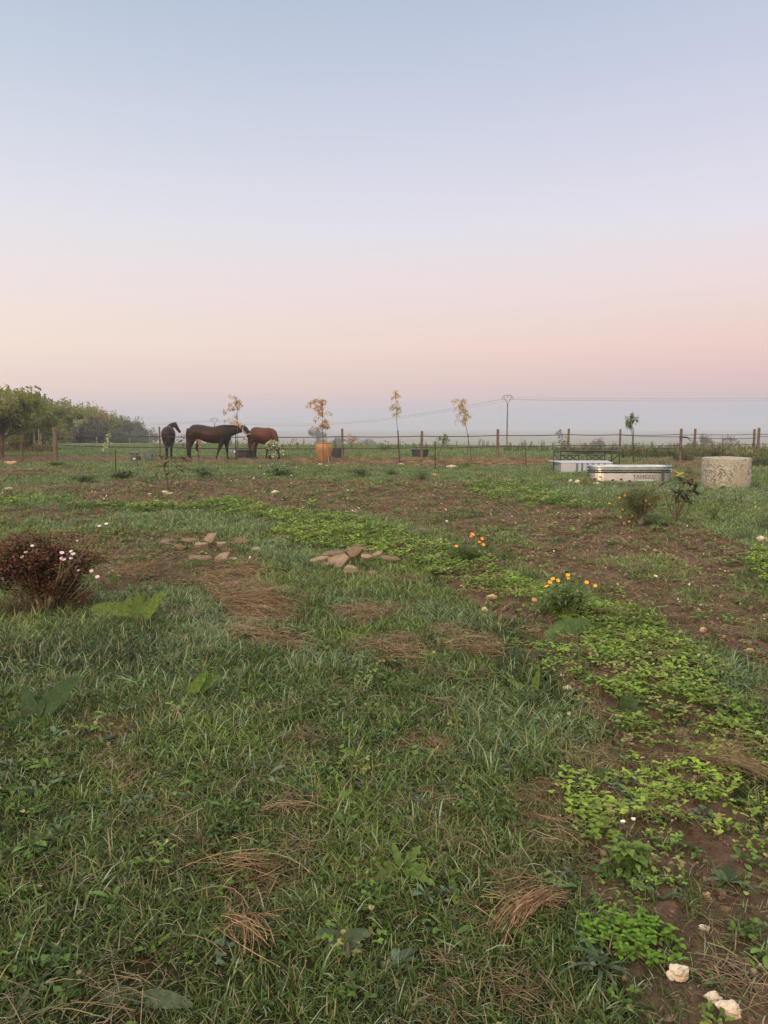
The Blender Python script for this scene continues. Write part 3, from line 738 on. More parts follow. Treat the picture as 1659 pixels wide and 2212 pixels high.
for lb, px, y, ty, wd, m_, n_, ls, nm, tz_ in tl_:
    x, y = tpos(px, y)
    tree(lb, (x, y), 0, top(ty, y), wd, m_, n_, ls, trunk=.15 if y < 40 else .07, blobs=30, tz=tz_, name=nm, lean=.08 if y < 45 else 0)
# hedge in front of and between the tree line
for lb, px, y, ty, wd, m_ in (('olive tree crown joining the dark fruit tree to the yellow-green trees', 122, 74, 862, 2.9, Lolive), ('broad olive tree between the two yellow-green trees', 146, 92, 861, 3.2, Lgreen),
                              ('olive tree between the round-topped and the golden tree', 188, 106, 870, 3.2, Lolive), ('dull olive tree between the golden tree and the thin one', 226, 120, 886, 3.2, Lolive), ('low dark tree near the end of the tree line', 258, 140, 896, 3.5, Ldark),
                              ('dark bush filling the gap under the yellow-green trees', 140, 84, 905, 2.8, Ldark), ('dark bush under the round-topped tree', 185, 98, 908, 3.1, Ldark),
                              ('dark bush below the golden tree', 225, 114, 912, 3.2, Ldark), ('silvery-leaved shrub glinting between the yellow-green trees', 140, 82, 886, 1.5, Lsilver),
                              ('grey-green tree filling the gap behind the wire gate', 97, 68, 868, 2.7, Lolive), ('grey bush between the dark fruit tree and the wire gate', 60, 50, 915, 1.6, Ldark),
                              ('misty dark bush left of the last bush', 294, 160, 912, 3.4, Ldark)):
    x, y = tpos(px, y); tree(lb, (x, y), 0, top(ty, y), wd, m_, 9000, .17 * max(1, y / 65), trunk=.06, blobs=30, tz=.0, name='bush')
# misty trees far off in the low ground
far = [('large misty tree standing behind the terracotta jar', 686, 230, 924, 2.6, .1, 'tree'), ('tiny misty conifer left of the jar', 656, 260, 947, 1.0, .05, 'conifer'),
       ('misty round tree left of the fence post behind the jar', 729, 240, 943, 1.8, .05, 'tree'), ('wide misty tree behind the leaning reddish sapling', 761, 245, 941, 2.7, .05, 'tree'),
       ('misty low tree in the middle distance, fourth from the jar', 793, 260, 948, 1.9, .05, 'tree'), ('small misty tree left of the tall thin sapling', 811, 275, 955, 1.5, .05, 'tree'),
       ('pale far tree between the two tall saplings and the low tree', 824, 290, 957, 1.2, .05, 'tree'), ('small misty tree just left of the tall thin sapling', 848, 285, 959, 1.5, .05, 'tree'),
       ('tiny misty tree just right of the tall thin sapling', 876, 290, 962, 1.1, .05, 'tree'), ('tiny misty tree above the black tub under the post', 903, 300, 961, 1.2, .05, 'tree'),
       ('faint pinkish tree on the skyline right of the power pole', 1149, 300, 960, 1.6, .05, 'tree'), ('faint small tree beyond the bench, left of a wider one', 1266, 170, 957, 1.2, .05, 'tree'),
       ('faint spreading tree beyond the bench', 1297, 165, 946, 2.1, .05, 'tree'), ('big rounded misty tree beyond the right fence, left of two', 1516, 150, 937, 2.7, .05, 'tree'),
       ('big rounded misty tree beyond the right fence, right of two', 1576, 152, 939, 2.8, .05, 'tree')]
for lb, px, y, ty, wd, tz_, nm in far:
    y = y * 1.3; x, y = tpos(px, y); z0 = gz(x, y); wd = wd * y / 165
    if nm == 'conifer':
        t = empty('conifer', (x, y, z0), lb, 'tree'); Ht = top(ty, y) - z0
        b = Buf(); b.tube([(0, 0, 0), (0, 0, Ht * .95)], [.12, .03], 6); b.obj('trunk', bark, t)
        n = 1500; h = rng.random(n) ** .8; a = rng.random(n) * 6.28; q = (1 - h) * wd * .9 * rng.random(n) ** .5 * (.7 + .3 * np.sin(h * 40))
        quads_obj('crown', leaf_quads(np.stack([q * np.cos(a), q * np.sin(a), h * Ht], 1), .35, .5), Ldark, t); continue
    tree(lb, (x, y), 0, top(ty, y), wd, Ldark if px < 1140 else Lbrown, 2600, .42 * y / 250, trunk=.2, blobs=24, tz=tz_, name=nm, group=None)

# far rows of vines showing faintly in the mist behind the horses and the jar
def rows():
    C = []
    for k in range(9):
        y = 105 + k * 16
        for px in np.arange(345, 905, 1.6):
            x = (px - CX) / FPX * y + random.uniform(-.1, .1)
            if math.sin(px * .07 + k) + .6 * math.sin(px * .31) < -1.0: continue
            z = gz(x, y); hh = 1.9 + .5 * math.sin(px * .13 + k * 2) + random.uniform(-.3, .5)
            m = 5; zz_ = rng.random(m) * hh
            C.append(np.stack([x + rng.normal(0, .12, m), y + rng.normal(0, .15, m), z + zz_], 1))
    return np.concatenate(C)
rc = rows()
tag(quads_obj('vine_rows', leaf_quads(rc, .34, .6), Lbrown), 'faint brown rows of vines in the mist behind the horses', 'vines', kind='stuff')

# ------------------------------------------------------------------ tall weeds along the right and the crest
wb = Buf()
def tallweed(h, seedhead=True):
    def f(b):
        for _ in range(5):
            a = random.random() * 6.28; q = random.random() * .12; hh = h * random.uniform(.6, 1.1)
            p0 = Vector((q * math.cos(a), q * math.sin(a), 0)); p1 = p0 + Vector((random.uniform(-.15, .15) * hh, random.uniform(-.1, .1), hh))
            b.tube([p0, (p0 + p1) / 2 + Vector((.02, 0, 0)), p1], [.007, .005, .003], 3, rnd=.2, cap=False)
            for k in range(6):
                t = random.uniform(.1, .85); an = random.random() * 6.28
                b.leaf(p0.lerp(p1, t), (math.cos(an), math.sin(an), random.uniform(.4, 1.5)), random.uniform(.10, .2), .035, .7, 3)
            if seedhead:
                for k in range(5):
                    t = random.uniform(.8, 1.02); an = random.random() * 6.28; b.leaf(p0.lerp(p1, t), (math.cos(an), math.sin(an), 2), .07, .03, .1, 2, rnd=.95)
    return f
TWM = coverleaf('tall_weed_leaves', dry=(.10, .07, .045), drycut=.85, trans=.2, rough=.7)
X = []
for px0, px1, ya, yb, n in ((1235, 1345, 40.5, 45, 150), (1340, 1659, 37, 44, 620), (1455, 1500, 33, 36, 40), (1560, 1700, 29, 37, 160), (1070, 1235, 45, 48, 60), (380, 1070, 47, 56, 60), (-60, 120, 44, 58, 330)):
    for _ in range(n):
        y = random.uniform(ya, yb); px = random.uniform(px0, px1); X.append(((px - CX) / FPX * y, y))
X = np.array(X); n = len(X); tn = colmix((.065, .09, .03), (.16, .15, .06), rng.random(n))
scatter('tall_weeds', 'tall brown-headed weeds standing along the far fence', 'weeds', [tallweed(.62) for _ in range(4)] + [tallweed(.45, False) for _ in range(3)], TWM,
        np.stack([X[:, 0], X[:, 1], H(X[:, 0], X[:, 1])], 1), rng.uniform(.4, 1.05, n), rot_of(n, .12), tn)

# ------------------------------------------------------------------ power poles and lines
conc = mat('pole_concrete', (.13, .12, .11), .9, (.10, .09, .085), 2)
def pole(px, y, topy, label, s=1.0, rz=0.0):
    x = P(px, 900, y).x; z0 = gz(x, y); zt = top(topy, y); Hh = zt - z0
    t = empty('power_pole', (x, y, z0), label, 'power pole', 'power poles', rz=rz)
    zj = Hh - .95 * 1.6 * s
    b = Buf(); b.tube([(0, 0, 0), (0, 0, zj)], [.26 * s, .13 * s], 4, up=(1, 1, 0)); b.obj('mast', conc, t)
    W = .95 * s; zc = Hh - .25 * s
    b = Buf(); b.tube([(0, 0, zj - .1), (-W * .8, 0, zc)], .055, 5); b.tube([(0, 0, zj - .1), (W * .8, 0, zc)], .055, 5)
    b.tube([(-W, 0, zc - .1), (-W * .5, 0, zc + .16), (0, 0, Hh), (W * .5, 0, zc + .16), (W, 0, zc - .1)], .06, 5); b.obj('cross_arm', conc, t)
    out = []
    for xx, zt_ in ((-W, zc - .12), (0, Hh - .03), (W, zc - .12)):
        b = Buf(); b.tube([(0, 0, 0), (0, 0, -.15), (0, 0, -.2), (0, 0, -.45)], [.02, .02, .07, .06], 6); o = b.obj('insulator', conc, t, (xx, 0, zt_))
        out.append(Matrix.Rotation(rz, 4, 'Z') @ Vector((xx, 0, zt_ - .45)) + Vector((x, y, z0)))
    return t, out
p1, e1 = pole(1096, 140, 853, 'large near power pole with a curved cross arm above the far fence', 1.0)
p2, e2 = pole(463, 200, 903, 'small distant power pole showing above the back of the middle horse', 1.05)
z3 = P(2400, 838, 175)
wire = mat('cable', (.2, .19, .2), .6)
t = empty('power_line', e1[1], 'three thin power cables sagging between the two poles and off to the right', 'power line')
for k in range(3):
    a, c = e1[k], e2[k]; d = Vector((z3.x, 175, z3.z - (0 if k == 1 else .8))) + Vector(((k - 1) * .9, 0, 0))
    for q0, q1, sag in ((c, a, 2.6), (a, d, 1.0)):
        b = Buf(); pts = []
        for i in range(25):
            u = i / 24; pts.append(q0.lerp(q1, u) + Vector((0, 0, -4 * sag * u * (1 - u))) - e1[1])
        b.tube(pts, .016, 4, cap=False); b.obj('wire', wire, t)
    # and on beyond the far pole
    b = Buf(); q1 = c + Vector((-150, 60, -1)); b.tube([c.lerp(q1, i / 10) + Vector((0, 0, -4 * 2 * i / 10 * (1 - i / 10))) - e1[1] for i in range(11)], .016, 4, cap=False); b.obj('wire', wire, t)

# ------------------------------------------------------------------ fences
def post(par, px, ytop, ybot, w=None, y=None, lean=0, mtl=None):
    g = G(px, ybot) if y is None else Vector((P(px, 950, y).x, y, gz(P(px, 950, y).x, y)))
    zt = P(px, ytop, g.y).z; r = (w or 9.5) * .68 / 2 / FPX * g.y
    org = par.location
    b = Buf(); h = zt - g.z
    b.tube([(0, 0, -.1), (lean * .3, 0, h * .5), (lean, 0, h - .02), (lean, 0, h)], [r * 1.05, r, r * .95, r * .8], 9)
    b.obj('post', mtl or postwood, par, g - org, smooth=False)
    return g, zt
def wires(par, pts, names='tape', r=.013, hs=.02, mtl=None):
    org = par.location
    b = Buf(); V = []
    for i in range(len(pts) - 1):
        a, c = Vector(pts[i]), Vector(pts[i + 1]); n = 6
        for k in range(n + (i == len(pts) - 2)):
            u = k / n; V.append(a.lerp(c, u) + Vector((0, 0, -.035 * 4 * u * (1 - u))) - org)
    b.tube(V, [(r * .35, hs)] * len(V), 4, cap=True); b.obj(names, mtl or tape, par)
F0 = G(911, 992.6)
fen = empty('paddock_fence', F0, 'long paddock fence of round wooden posts and two dark tapes in front of the horses', 'fence')
PP = [(121.5, 923, 999, 14), (346.5, 921.5, 997, 6), (547.5, 927.6, 990.6, 8.5), (739.7, 926, 993.6, 7.5), (911, 931, 992.6, 9), (1074.5, 927, 989.6, 9), (1227, 925.7, 987, 7.5), (1338.4, 926.7, 985, 6.5)]
gp = [post(fen, *q) for q in PP]
def atpost(i, ypix):
    g = gp[i][0]; q = P(PP[i][0], ypix, g.y - .06); return q
for yy in ([939, 943, 943.5, 943, 942, 940.5, 938.6, 938.8], [961, 966, 968.3, 968, 966.8, 964, 961.5, 961]):
    wires(fen, [atpost(i, yy[i]) for i in range(len(PP))], r=.02, hs=.02)
fr = empty('paddock_fence', G(1468.6, 1003), 'paddock fence at the right with a black corner clamp and four wires', 'fence')
P2 = [(1468.6, 925.7, 1003, 9, None), (1501, 926, 968, 8, 40), (1629, 927, 968, 8, 39), (1638.5, 924, 968, 9, 37.5), (1790, 921, 985, 9, 36)]
gq = [post(fr, a, b_, c_, w_, y_) for a, b_, c_, w_, y_ in P2]
gr_ = [gp[7][0]] + [g for g, _ in gq]; pxs = [1338.4] + [q[0] for q in P2]
for yy, idx in (([938.8, 938.5, 938, 938, 938, 937], range(6)), ([939.5, 943.6, 946, 946.5, 943, 942], range(6)), ([961.5, 961.8, 961, 959.5, 959, 959], range(6)), ([964, 968, 970, 971.5, 971.5, 972], range(6))):
    wires(fr, [P(pxs[i], yy[i], gr_[i].y - .06) for i in idx], r=.018, hs=.014)
b = Buf(); c = P(1473, 944, gq[0][0].y - .08); b.box(c - fr.location, (.22, .06, .05)); b.tube([c - fr.location + Vector((.1, 0, 0)), c - fr.location + Vector((.24, 0, -.02)), c - fr.location + Vector((.36, -.05, -.18))], [.035, .03, .008], 6); b.obj('clamp', blackpl, fr); b = Buf()
b.box(P(1471, 967, gq[0][0].y - .08) - fr.location, (.16, .05, .04)); b.obj('clamp', blackpl, fr)
# far paddock posts at the left
ff = empty('far_fence', (P(84, 950, 50).x, 50, gz(P(84, 950, 50).x, 50)), 'far fence of weathered posts with electric tape among the trees at the left', 'fence')
fp = []
for px, yt, w_, y_ in ((50.6, 940, 4, 52), (74, 925, 3.5, 47), (84.5, 926, 3, 46.5), (88.5, 936, 3, 47), (209, 944, 3, 58), (280, 945, 3.2, 60), (323, 941, 3, 57)):
    g, zt = post(ff, px, yt, 0, w_, y_, mtl=oldwood); fp.append((px, g))
for yy in (932, 947): wires(ff, [P(p_, yy + k * 1.2, g.y - .05) for k, (p_, g) in enumerate(fp)], r=.012, hs=.014)
# far little posts beyond the paddock
fs2 = empty('wire_fence', (P(1000, 950, 50).x, 50, gz(P(1000, 950, 50).x, 50)), 'thin wire fence of small stakes on the crest of the pasture', 'fence')
for px in list(range(395, 1230, 43)):
    y_ = 53 if px < 700 else 49; px += random.uniform(-8, 8); x_ = P(px, 960, y_).x
    b = Buf(); h_ = random.uniform(.42, .62); b.tube([(0, 0, -.1), (random.uniform(-.03, .03), 0, h_)], [.022, .018], 5); b.obj('stake', oldwood, fs2, Vector((x_, y_, gz(x_, y_))) - fs2.location)
# rusty wire gate at the left edge
gg = G(60, 997); wg = empty('wire_gate', gg, 'rusty wire mesh garden gate at the left, beside the first fence post', 'gate')
def gl(px, py): return P(px, py, gg.y) - gg
def gate(x0, x1, yt, yb):
    b = Buf()
    b.tube([gl(x0, yt), gl(x0, yb)], .02, 5); b.tube([gl(x1, yt), gl(x1, yb)], .02, 5); b.tube([gl(x0, yb), gl(x1, yb)], .018, 5); b.tube([gl(x0, yb - 13), gl(x1, yb - 13)], .01, 4)
    b.obj('gate_frame', rust, wg); b = Buf(); n = int((x1 - x0) / 4.4)
    for i in range(1, n):
        x = x0 + (x1 - x0) * i / n; b.tube([gl(x, yt + random.uniform(-1, 5)), gl(x, yb)], .006, 3)
    for k in range(1, 8):
        y = yb - (yb - yt) * k / 8; b.tube([gl(x0, y), gl(x1, y)], .004, 3)
    b.obj('wire_mesh', rust, wg)
gate(50, 115.5, 956, 996.5); gate(-40, 46, 956, 996.5)
b = Buf(); b.tube([gl(47, 938), gl(47, 999)], .022, 5); b.obj('gate_post', rust, wg)
b = Buf(); b.tube([gl(50, 936), gl(50, 999)], .02, 5); b.obj('gate_post', rust, wg)

# ------------------------------------------------------------------ saplings
Lpk = leafmat('salmon_leaves', (.44, .27, .16), (.62, .45, .30), trans=.45, rough=.6)
Lpy = leafmat('yellowing_leaves', (.44, .32, .15), (.64, .49, .27), trans=.45, rough=.6)
Lgs = leafmat('sapling_green_leaves', (.10, .13, .06), (.22, .26, .12), trans=.35)
Lpale = leafmat('pale_leaves', (.22, .28, .15), (.52, .56, .42), trans=.35)
Lmag = leafmat('magnolia_leaves', (.045, .04, .025), (.11, .12, .04), trans=.1, rough=.3, dry=(.16, .085, .045))
def frond(b, base, d, L, ll, lw, droop=1.0, n=9, rnd=None):
    p = Vector(base); dd = Vector(d).normalized(); pts = [p.copy()]
    for i in range(n):
        dd = (dd + Vector((0, 0, -1)) * droop / n).normalized(); p = p + dd * L / n; pts.append(p.copy())
        sd = dd.cross(Vector((0, 0, 1)));
        if sd.length < .01: sd = Vector((1, 0, 0))
        sd.normalize()
        for s in (-1, 1):
            b.leaf(p, sd * s + dd * .4 + Vector((0, 0, random.uniform(-.6, .2))), ll * random.uniform(.7, 1.1), lw, .6, 2, rnd=rnd)
    b.tube(pts, .004, 3, cap=False, rnd=.1)
def sapling(label, base, tops, crown, mtl, nfr, ll=.10, lw=.04, stake=None, stakem=None, tr=.017, bend=0, bias=0, droop=1.4, name='sapling', trunkm=None):
    g = G(*base); y = g.y
    T = empty(name, g, label, 'young tree')
    tp = P(tops[0], tops[1], y) - g
    path = []
    for i in range(9):
        u = i / 8; path.append(Vector((tp.x * u + bend * math.sin(math.pi * u) + random.uniform(-.01, .01), random.uniform(-.01, .01), tp.z * u)))
    b = Buf(); b.tube([Vector((0, 0, -.05))] + path, [tr] + [tr * (1 - .07 * i) for i in range(9)], 6); tw = b
    x0, y0, x1, y1 = crown; b = Buf()
    zlo = (P(base[0], y1, y) - g).z; zhi = (P(base[0], y0, y) - g).z; hw = (x1 - x0) / 2 / FPX * y; xc = ((P((x0 + x1) / 2, y0, y)) - g).x
    ncl = int(nfr * 1.5); pass
    for k in range(ncl):
        u = random.random() ** .8; z = zlo + (zhi - zlo) * (.06 + .94 * u)
        f = min(8, max(0, z / tp.z * 8)); i = int(min(7, f)); c = path[i].lerp(path[i + 1], min(1, f - i)) if f <= 8 else path[8]
        an = random.random() * 6.28; q = hw * math.sqrt(random.random()) * (1.1 - .75 * abs(u - .5) ** 1.3) * random.choice((1, 1, .6))
        e = Vector((c.x + (math.cos(an) + bias * .8) * q, c.y + math.sin(an) * q, z)); md_ = c.lerp(e, .55) + Vector((0, 0, .12 * q + .02))
        tw.tube([Vector((c.x, c.y, z - q * .35)), md_, e], [.006, .004, .002], 4, cap=False)
        for j in range(random.choice((14, 20, 28, 36))):
            t_ = random.random(); p_ = (md_.lerp(e, t_) if random.random() < .6 else e) + Vector((random.gauss(0, .035), random.gauss(0, .04), random.gauss(-.03 * droop, .045)))
            a2 = random.random() * 6.28; b.leaf(p_, (math.cos(a2), math.sin(a2), random.uniform(-1.2, .4)), ll * random.uniform(.6, 1.2), lw * random.uniform(.9, 1.4), droop * .4, 2, .2)
    tw.obj('trunk', trunkm or darktwig, T)
    b.obj('leaves', mtl, T)
    if stake:
        (sx0, sy0), (sx1, sy1) = stake; g2 = G(sx0, sy0); b = Buf(); b.tube([g2 - g - Vector((0, 0, .05)), P(sx1, sy1, g2.y) - g], [.022, .018], 6); b.obj('stake', stakem or darkstake, T)
    return T
sapling('salmon-leaved sapling with a lopsided crown in front of the middle horse', (513, 1002.5), (512.5, 867), (478, 852, 528, 925), Lpk, 13, stake=((509.5, 1001), (509, 938)), bias=-.5)
sapling('widest salmon-leaved sapling, standing in front of the terracotta jar', (699, 1007), (696, 862), (661, 861, 718, 930), Lpk, 19, .11, .045, stake=((711, 1003.5), (703.5, 935)), stakem=oldwood, bias=-.45)
sapling('tallest thinnest sapling with a small tuft of orange leaves', (862, 1001.5), (854, 846), (838, 845, 870, 900), Lpy, 12, .08, .035, stake=((864, 1001), (860, 930)), bias=-.2)
sapling('yellow-leaved sapling leaning to the left', (1021, 1006), (997, 863), (975, 862, 1015, 920), Lpy, 17, .09, .035, stake=((1010, 987), (1012, 938)), stakem=postwood, bias=-.4)
sapling('green-leaved sapling with forked stem tied to a black stake behind the tank', (1370, 1002), (1363, 905), (1351, 889, 1383, 928), Lgs, 15, .09, .04, stake=((1367.8, 1002), (1367.8, 925.7)), bias=.1, droop=1.0)
sapling('small feathery sapling with flat-topped green fronds by the black tub', (943, 1015), (957, 942), (925, 938, 976, 962), Lgs, 6, .11, .035, stake=((940, 1017), (940, 953.6)), droop=.5, tr=.011)
sapling('small feathery sapling in front of the fence post behind the bench', (1211, 985), (1214, 930), (1199, 928, 1228, 965), Lgs, 8, .10, .03, droop=.6, tr=.011)
sapling('leaning little sapling with rusty drooping leaves between jar and tall sapling', (777, 1011), (757, 935), (750, 935, 772, 958), Lpk, 3, .07, .035, stake=((778, 1011), (777.3, 967.6)), stakem=postwood, tr=.009, bend=.05)
sapling('small sapling with pale whitish leaves beside a green stake at the left', (232, 1008), (230, 942), (222, 938, 250, 975), Lpale, 5, .08, .045, stake=((249.8, 1020), (249.6, 972)), tr=.008, trunkm=oldwood)
sapling('short bare sapling with few leaves tied to a wooden stake behind the magnolia', (430, 1007), (428, 952), (424, 950, 434, 985), Lpk, 3, .05, .03, stake=((432, 1007.5), (432, 968)), stakem=postwood, tr=.012)
sapling('two bare whip stems in the straw bed right of the power pole', (1132, 1009), (1127, 945), (1127, 950, 1133, 980), Lgs, 2, .04, .02, stake=((1137, 1009), (1134, 950)), stakem=darktwig, tr=.009)
T = sapling('bushy pale-flowered young shrub on a reddish stem in front of the grazing horse', (603, 1010), (592, 955), (578, 950, 614, 984), Lpale, 16, .10, .06, tr=.015, name='young_shrub', droop=2.0)

# magnolias: bare stems ending in whorls of big leaves
def whorl(b, c, d, n, L, W, rr=(0, 1)):
    d = Vector(d).normalized(); a = d.orthogonal().normalized(); e = d.cross(a)
    for k in range(n):
        an = k * 2.4; rad = a * math.cos(an) + e * math.sin(an)
        b.leaf(Vector(c) - d * random.random() * .06, d * random.uniform(.1, .9) + rad, L * random.uniform(.75, 1.1), W * random.uniform(.8, 1.1), random.uniform(.2, .9), 4, .3, rnd=random.uniform(*rr))
def magnolia(label, base, tips, L=.21, W=.085):
    g = G(*base); y = g.y; T = empty('magnolia_shrub', g, label, 'shrub'); b = Buf(); lf = Buf()
    for tx, ty, jx, jy, n, rr in tips:
        q = P(tx, ty, y) - g; j = P(jx, jy, y) - g; dy = random.uniform(-.2, .2); q.y = dy; j.y = dy * .3
        b.tube([(0, 0, -.03), j * .6 + Vector((0, 0, 0)), j, j.lerp(q, .6) + Vector((.0, 0, .02)), q], [.009, .008, .007, .006, .004], 6)
        whorl(lf, q, (q - j).normalized() + Vector((0, 0, .4)), n, L, W, rr)
        if ty < jy - 15: whorl(lf, j.lerp(q, .55), (q - j), 3, L * .9, W, rr)
    b.obj('stem', darktwig, T); lf.obj('leaves', Lmag, T, smooth=True)
    return T
magnolia('magnolia shrub with brownish leaves standing in front of the left horse', (364, 1062), [(366, 990, 362, 1045, 8, (.2, 1)), (350, 1008, 362, 1045, 6, (.3, 1)), (330, 1012, 350, 1044, 6, (.4, 1)), (382, 1005, 366, 1048, 6, (.3, 1)), (402, 990, 372, 1040, 6, (.1, .8)), (405, 1008, 372, 1045, 5, (.4, 1)), (345, 985, 358, 1030, 5, (0, .6))])
magnolia('magnolia shrub with dark whorled leaves and yellow-green tip left of well ring', (1461, 1130), [(1461, 1030, 1461, 1100, 9, (.2, .75)), (1432, 1045, 1452, 1105, 5, (.85, 1)), (1483, 1040, 1465, 1102, 8, (.75, 1)), (1500, 1045, 1468, 1105, 7, (.6, 1)), (1490, 1058, 1466, 1105, 6, (.0, .5)), (1450, 1062, 1459, 1105, 6, (0, .4)), (1508, 1060, 1470, 1106, 5, (.1, .6))], .19, .08)
g = G(1461, 1130); lf = Buf()
whorl(lf, P(1468, 1024, g.y) - g, (.1, 0, 1), 9, .15, .05); o = lf.obj('young_leaves', leafmat('young_magnolia_leaves', (.28, .28, .06), (.40, .38, .09), rough=.4), [o for o in COL.objects if o.get('label', '').startswith('magnolia shrub with dark')][0])
# ------------------------------------------------------------------ horses
def horse_mat(name, body, dark, zl, x_neck=None, sgn=1, shade=None):
    m, t, b = new_mat(name)
    tc = nd(t, 'ShaderNodeTexCoord'); s = nd(t, 'ShaderNodeSeparateXYZ'); t.links.new(tc.outputs['Object'], s.inputs[0])
    n = nd(t, 'ShaderNodeTexNoise'); n.inputs['Scale'].default_value = 2.2; n.inputs['Detail'].default_value = 3; t.links.new(tc.outputs['Object'], n.inputs['Vector'])
    nz = math_(t, 'MULTIPLY', math_(t, 'SUBTRACT', n.outputs['Fac'], .5), .35)
    body2 = mixc(t, ramp(t, n.outputs['Fac'], [(.35, 0.0), (.65, 1.0)]), body, tuple(c * .62 for c in body))
    f = ramp(t, math_(t, 'ADD', math_(t, 'MULTIPLY', s.outputs[2], 1.0), nz), [(zl - .1, 1.0), (zl + .12, 0.0)])
    c = mixc(t, f, body2, dark)
    if x_neck is not None:
        q = math_(t, 'ADD', math_(t, 'MULTIPLY', s.outputs[0], .5), math_(t, 'ADD', .5, nz))
        f2 = ramp(t, q, [(x_neck * .5 + .45, 0.0), (x_neck * .5 + .56, .9)]); c = mixc(t, f2, c, dark)
    t.links.new(c, b.inputs['Base Color']); b.inputs['Roughness'].default_value = .45; b.inputs['Specular IOR Level'].default_value = .13
    return m
black = mat('horse_hair', (.012, .010, .009), .7, (.025, .02, .017), 20)
halterm = mat('pale_halter_webbing', (.45, .40, .34), .8)
def body_mesh(name, b, m, T, vox=.022):
    o = b.obj(name, m, T)
    r = o.modifiers.new('join', 'REMESH'); r.mode = 'VOXEL'; r.voxel_size = vox; r.use_smooth_shade = True
    s = o.modifiers.new('soften', 'SMOOTH'); s.factor = .5; s.iterations = 5
    return o
def horse_side(label, ox, oy, depth_shift, zb, mtl, torso, neck, head, legs, tail, ears, halter=None, mane=None):
    g0 = G(*zb); g = Vector((0, g0.y + depth_shift, 0)); s = .217 * .6636 / FPX * g.y
    px0 = (600 + ox * .217) * .6636; g.x = P(px0, 980, g.y).x; g.z = gz(g.x, g.y)
    T = empty('horse', g, label, 'horse', 'horses in the paddock')
    def c(x, y, yy=0): return Vector(((x - ox) * s, yy, (oy - y) * s))
    b = Buf()
    b.tube([c(x, (t + d) / 2) for x, t, d, w_ in torso], [(w_, (d - t) / 2 * s) for x, t, d, w_ in torso], 20)
    b.tube([c(x, y, yy) for x, y, r, w_, yy in neck], [(w_, r * s) for x, y, r, w_, yy in neck], 16)
    b.tube([c(x, y, yy) for x, y, r, w_, yy in head], [(w_, r * s) for x, y, r, w_, yy in head], 14, up=(0, 0, 1))
    for L in legs:
        b.tube([c(x, y, yy) for x, y, r, yy in L], [(r * s * 1.1, r * s * 1.15) for x, y, r, yy in L], 10, up=(1, 0, 0))
        x, y, r, yy = L[-1]; e = L[-2]
    for (x0, y0, x1, y1, yy) in ears: b.tube([c(x0, y0, yy), c((x0 + x1) / 2, (y0 + y1) / 2, yy), c(x1, y1, yy)], [.032, .026, .006], 7)
    body_mesh('body', b, mtl, T)
    for L in legs:
        x, y, r, yy = L[-1]; b = Buf(); q = c(x + 3, oy, yy); b.tube([q + Vector((0, 0, -.01)), q + Vector((-.01, 0, .075))], [.062, .05], 9, up=(1, 0, 0)); b.obj('hoof', black, T)
    if tail:
        b = Buf(); b.tube([c(x, y, 0) for x, y, r in tail], [(r * s * .8, r * s) for x, y, r in tail], 10, up=(1, 0, 0))
        for k in range(26):
            u = random.uniform(.1, .5); i = int(u * (len(tail) - 1)); x, y, r = tail[i]; ax = random.uniform(-1, 1)
            b.tube([c(x + ax * r * .7, y, random.uniform(-.05, .05))] + [c(tail[j][0] + ax * tail[j][2] * .85, tail[j][1] + random.uniform(-4, 8), random.uniform(-.06, .06)) for j in range(i + 1, len(tail))], .012, 4)
        b.obj('tail', black, T)
    if mane:
        b = Buf()
        for i in range(len(mane) - 1):
            for k in range(7):
                u = k / 7; x = mane[i][0] + (mane[i + 1][0] - mane[i][0]) * u; y = mane[i][1] + (mane[i + 1][1] - mane[i][1]) * u
                ln = random.uniform(22, 38); b.tube([c(x, y - 1, 0), c(x + 2, y + 4, -.09), c(x + random.uniform(-6, 4), y + ln, -.15)], [.02, .02, .006], 4)
        b.obj('mane', black, T)
    if halter:
        b = Buf()
        for pts, w_ in halter:
            b.tube([c(x, y, yy) for x, y, yy in pts], [(.008, w_)] * len(pts), 5)
        b.obj('halter', halterm, T)
    return T
bay = horse_mat('dark_bay_coat', (.028, .010, .006), (.013, .010, .009), .62, .52)
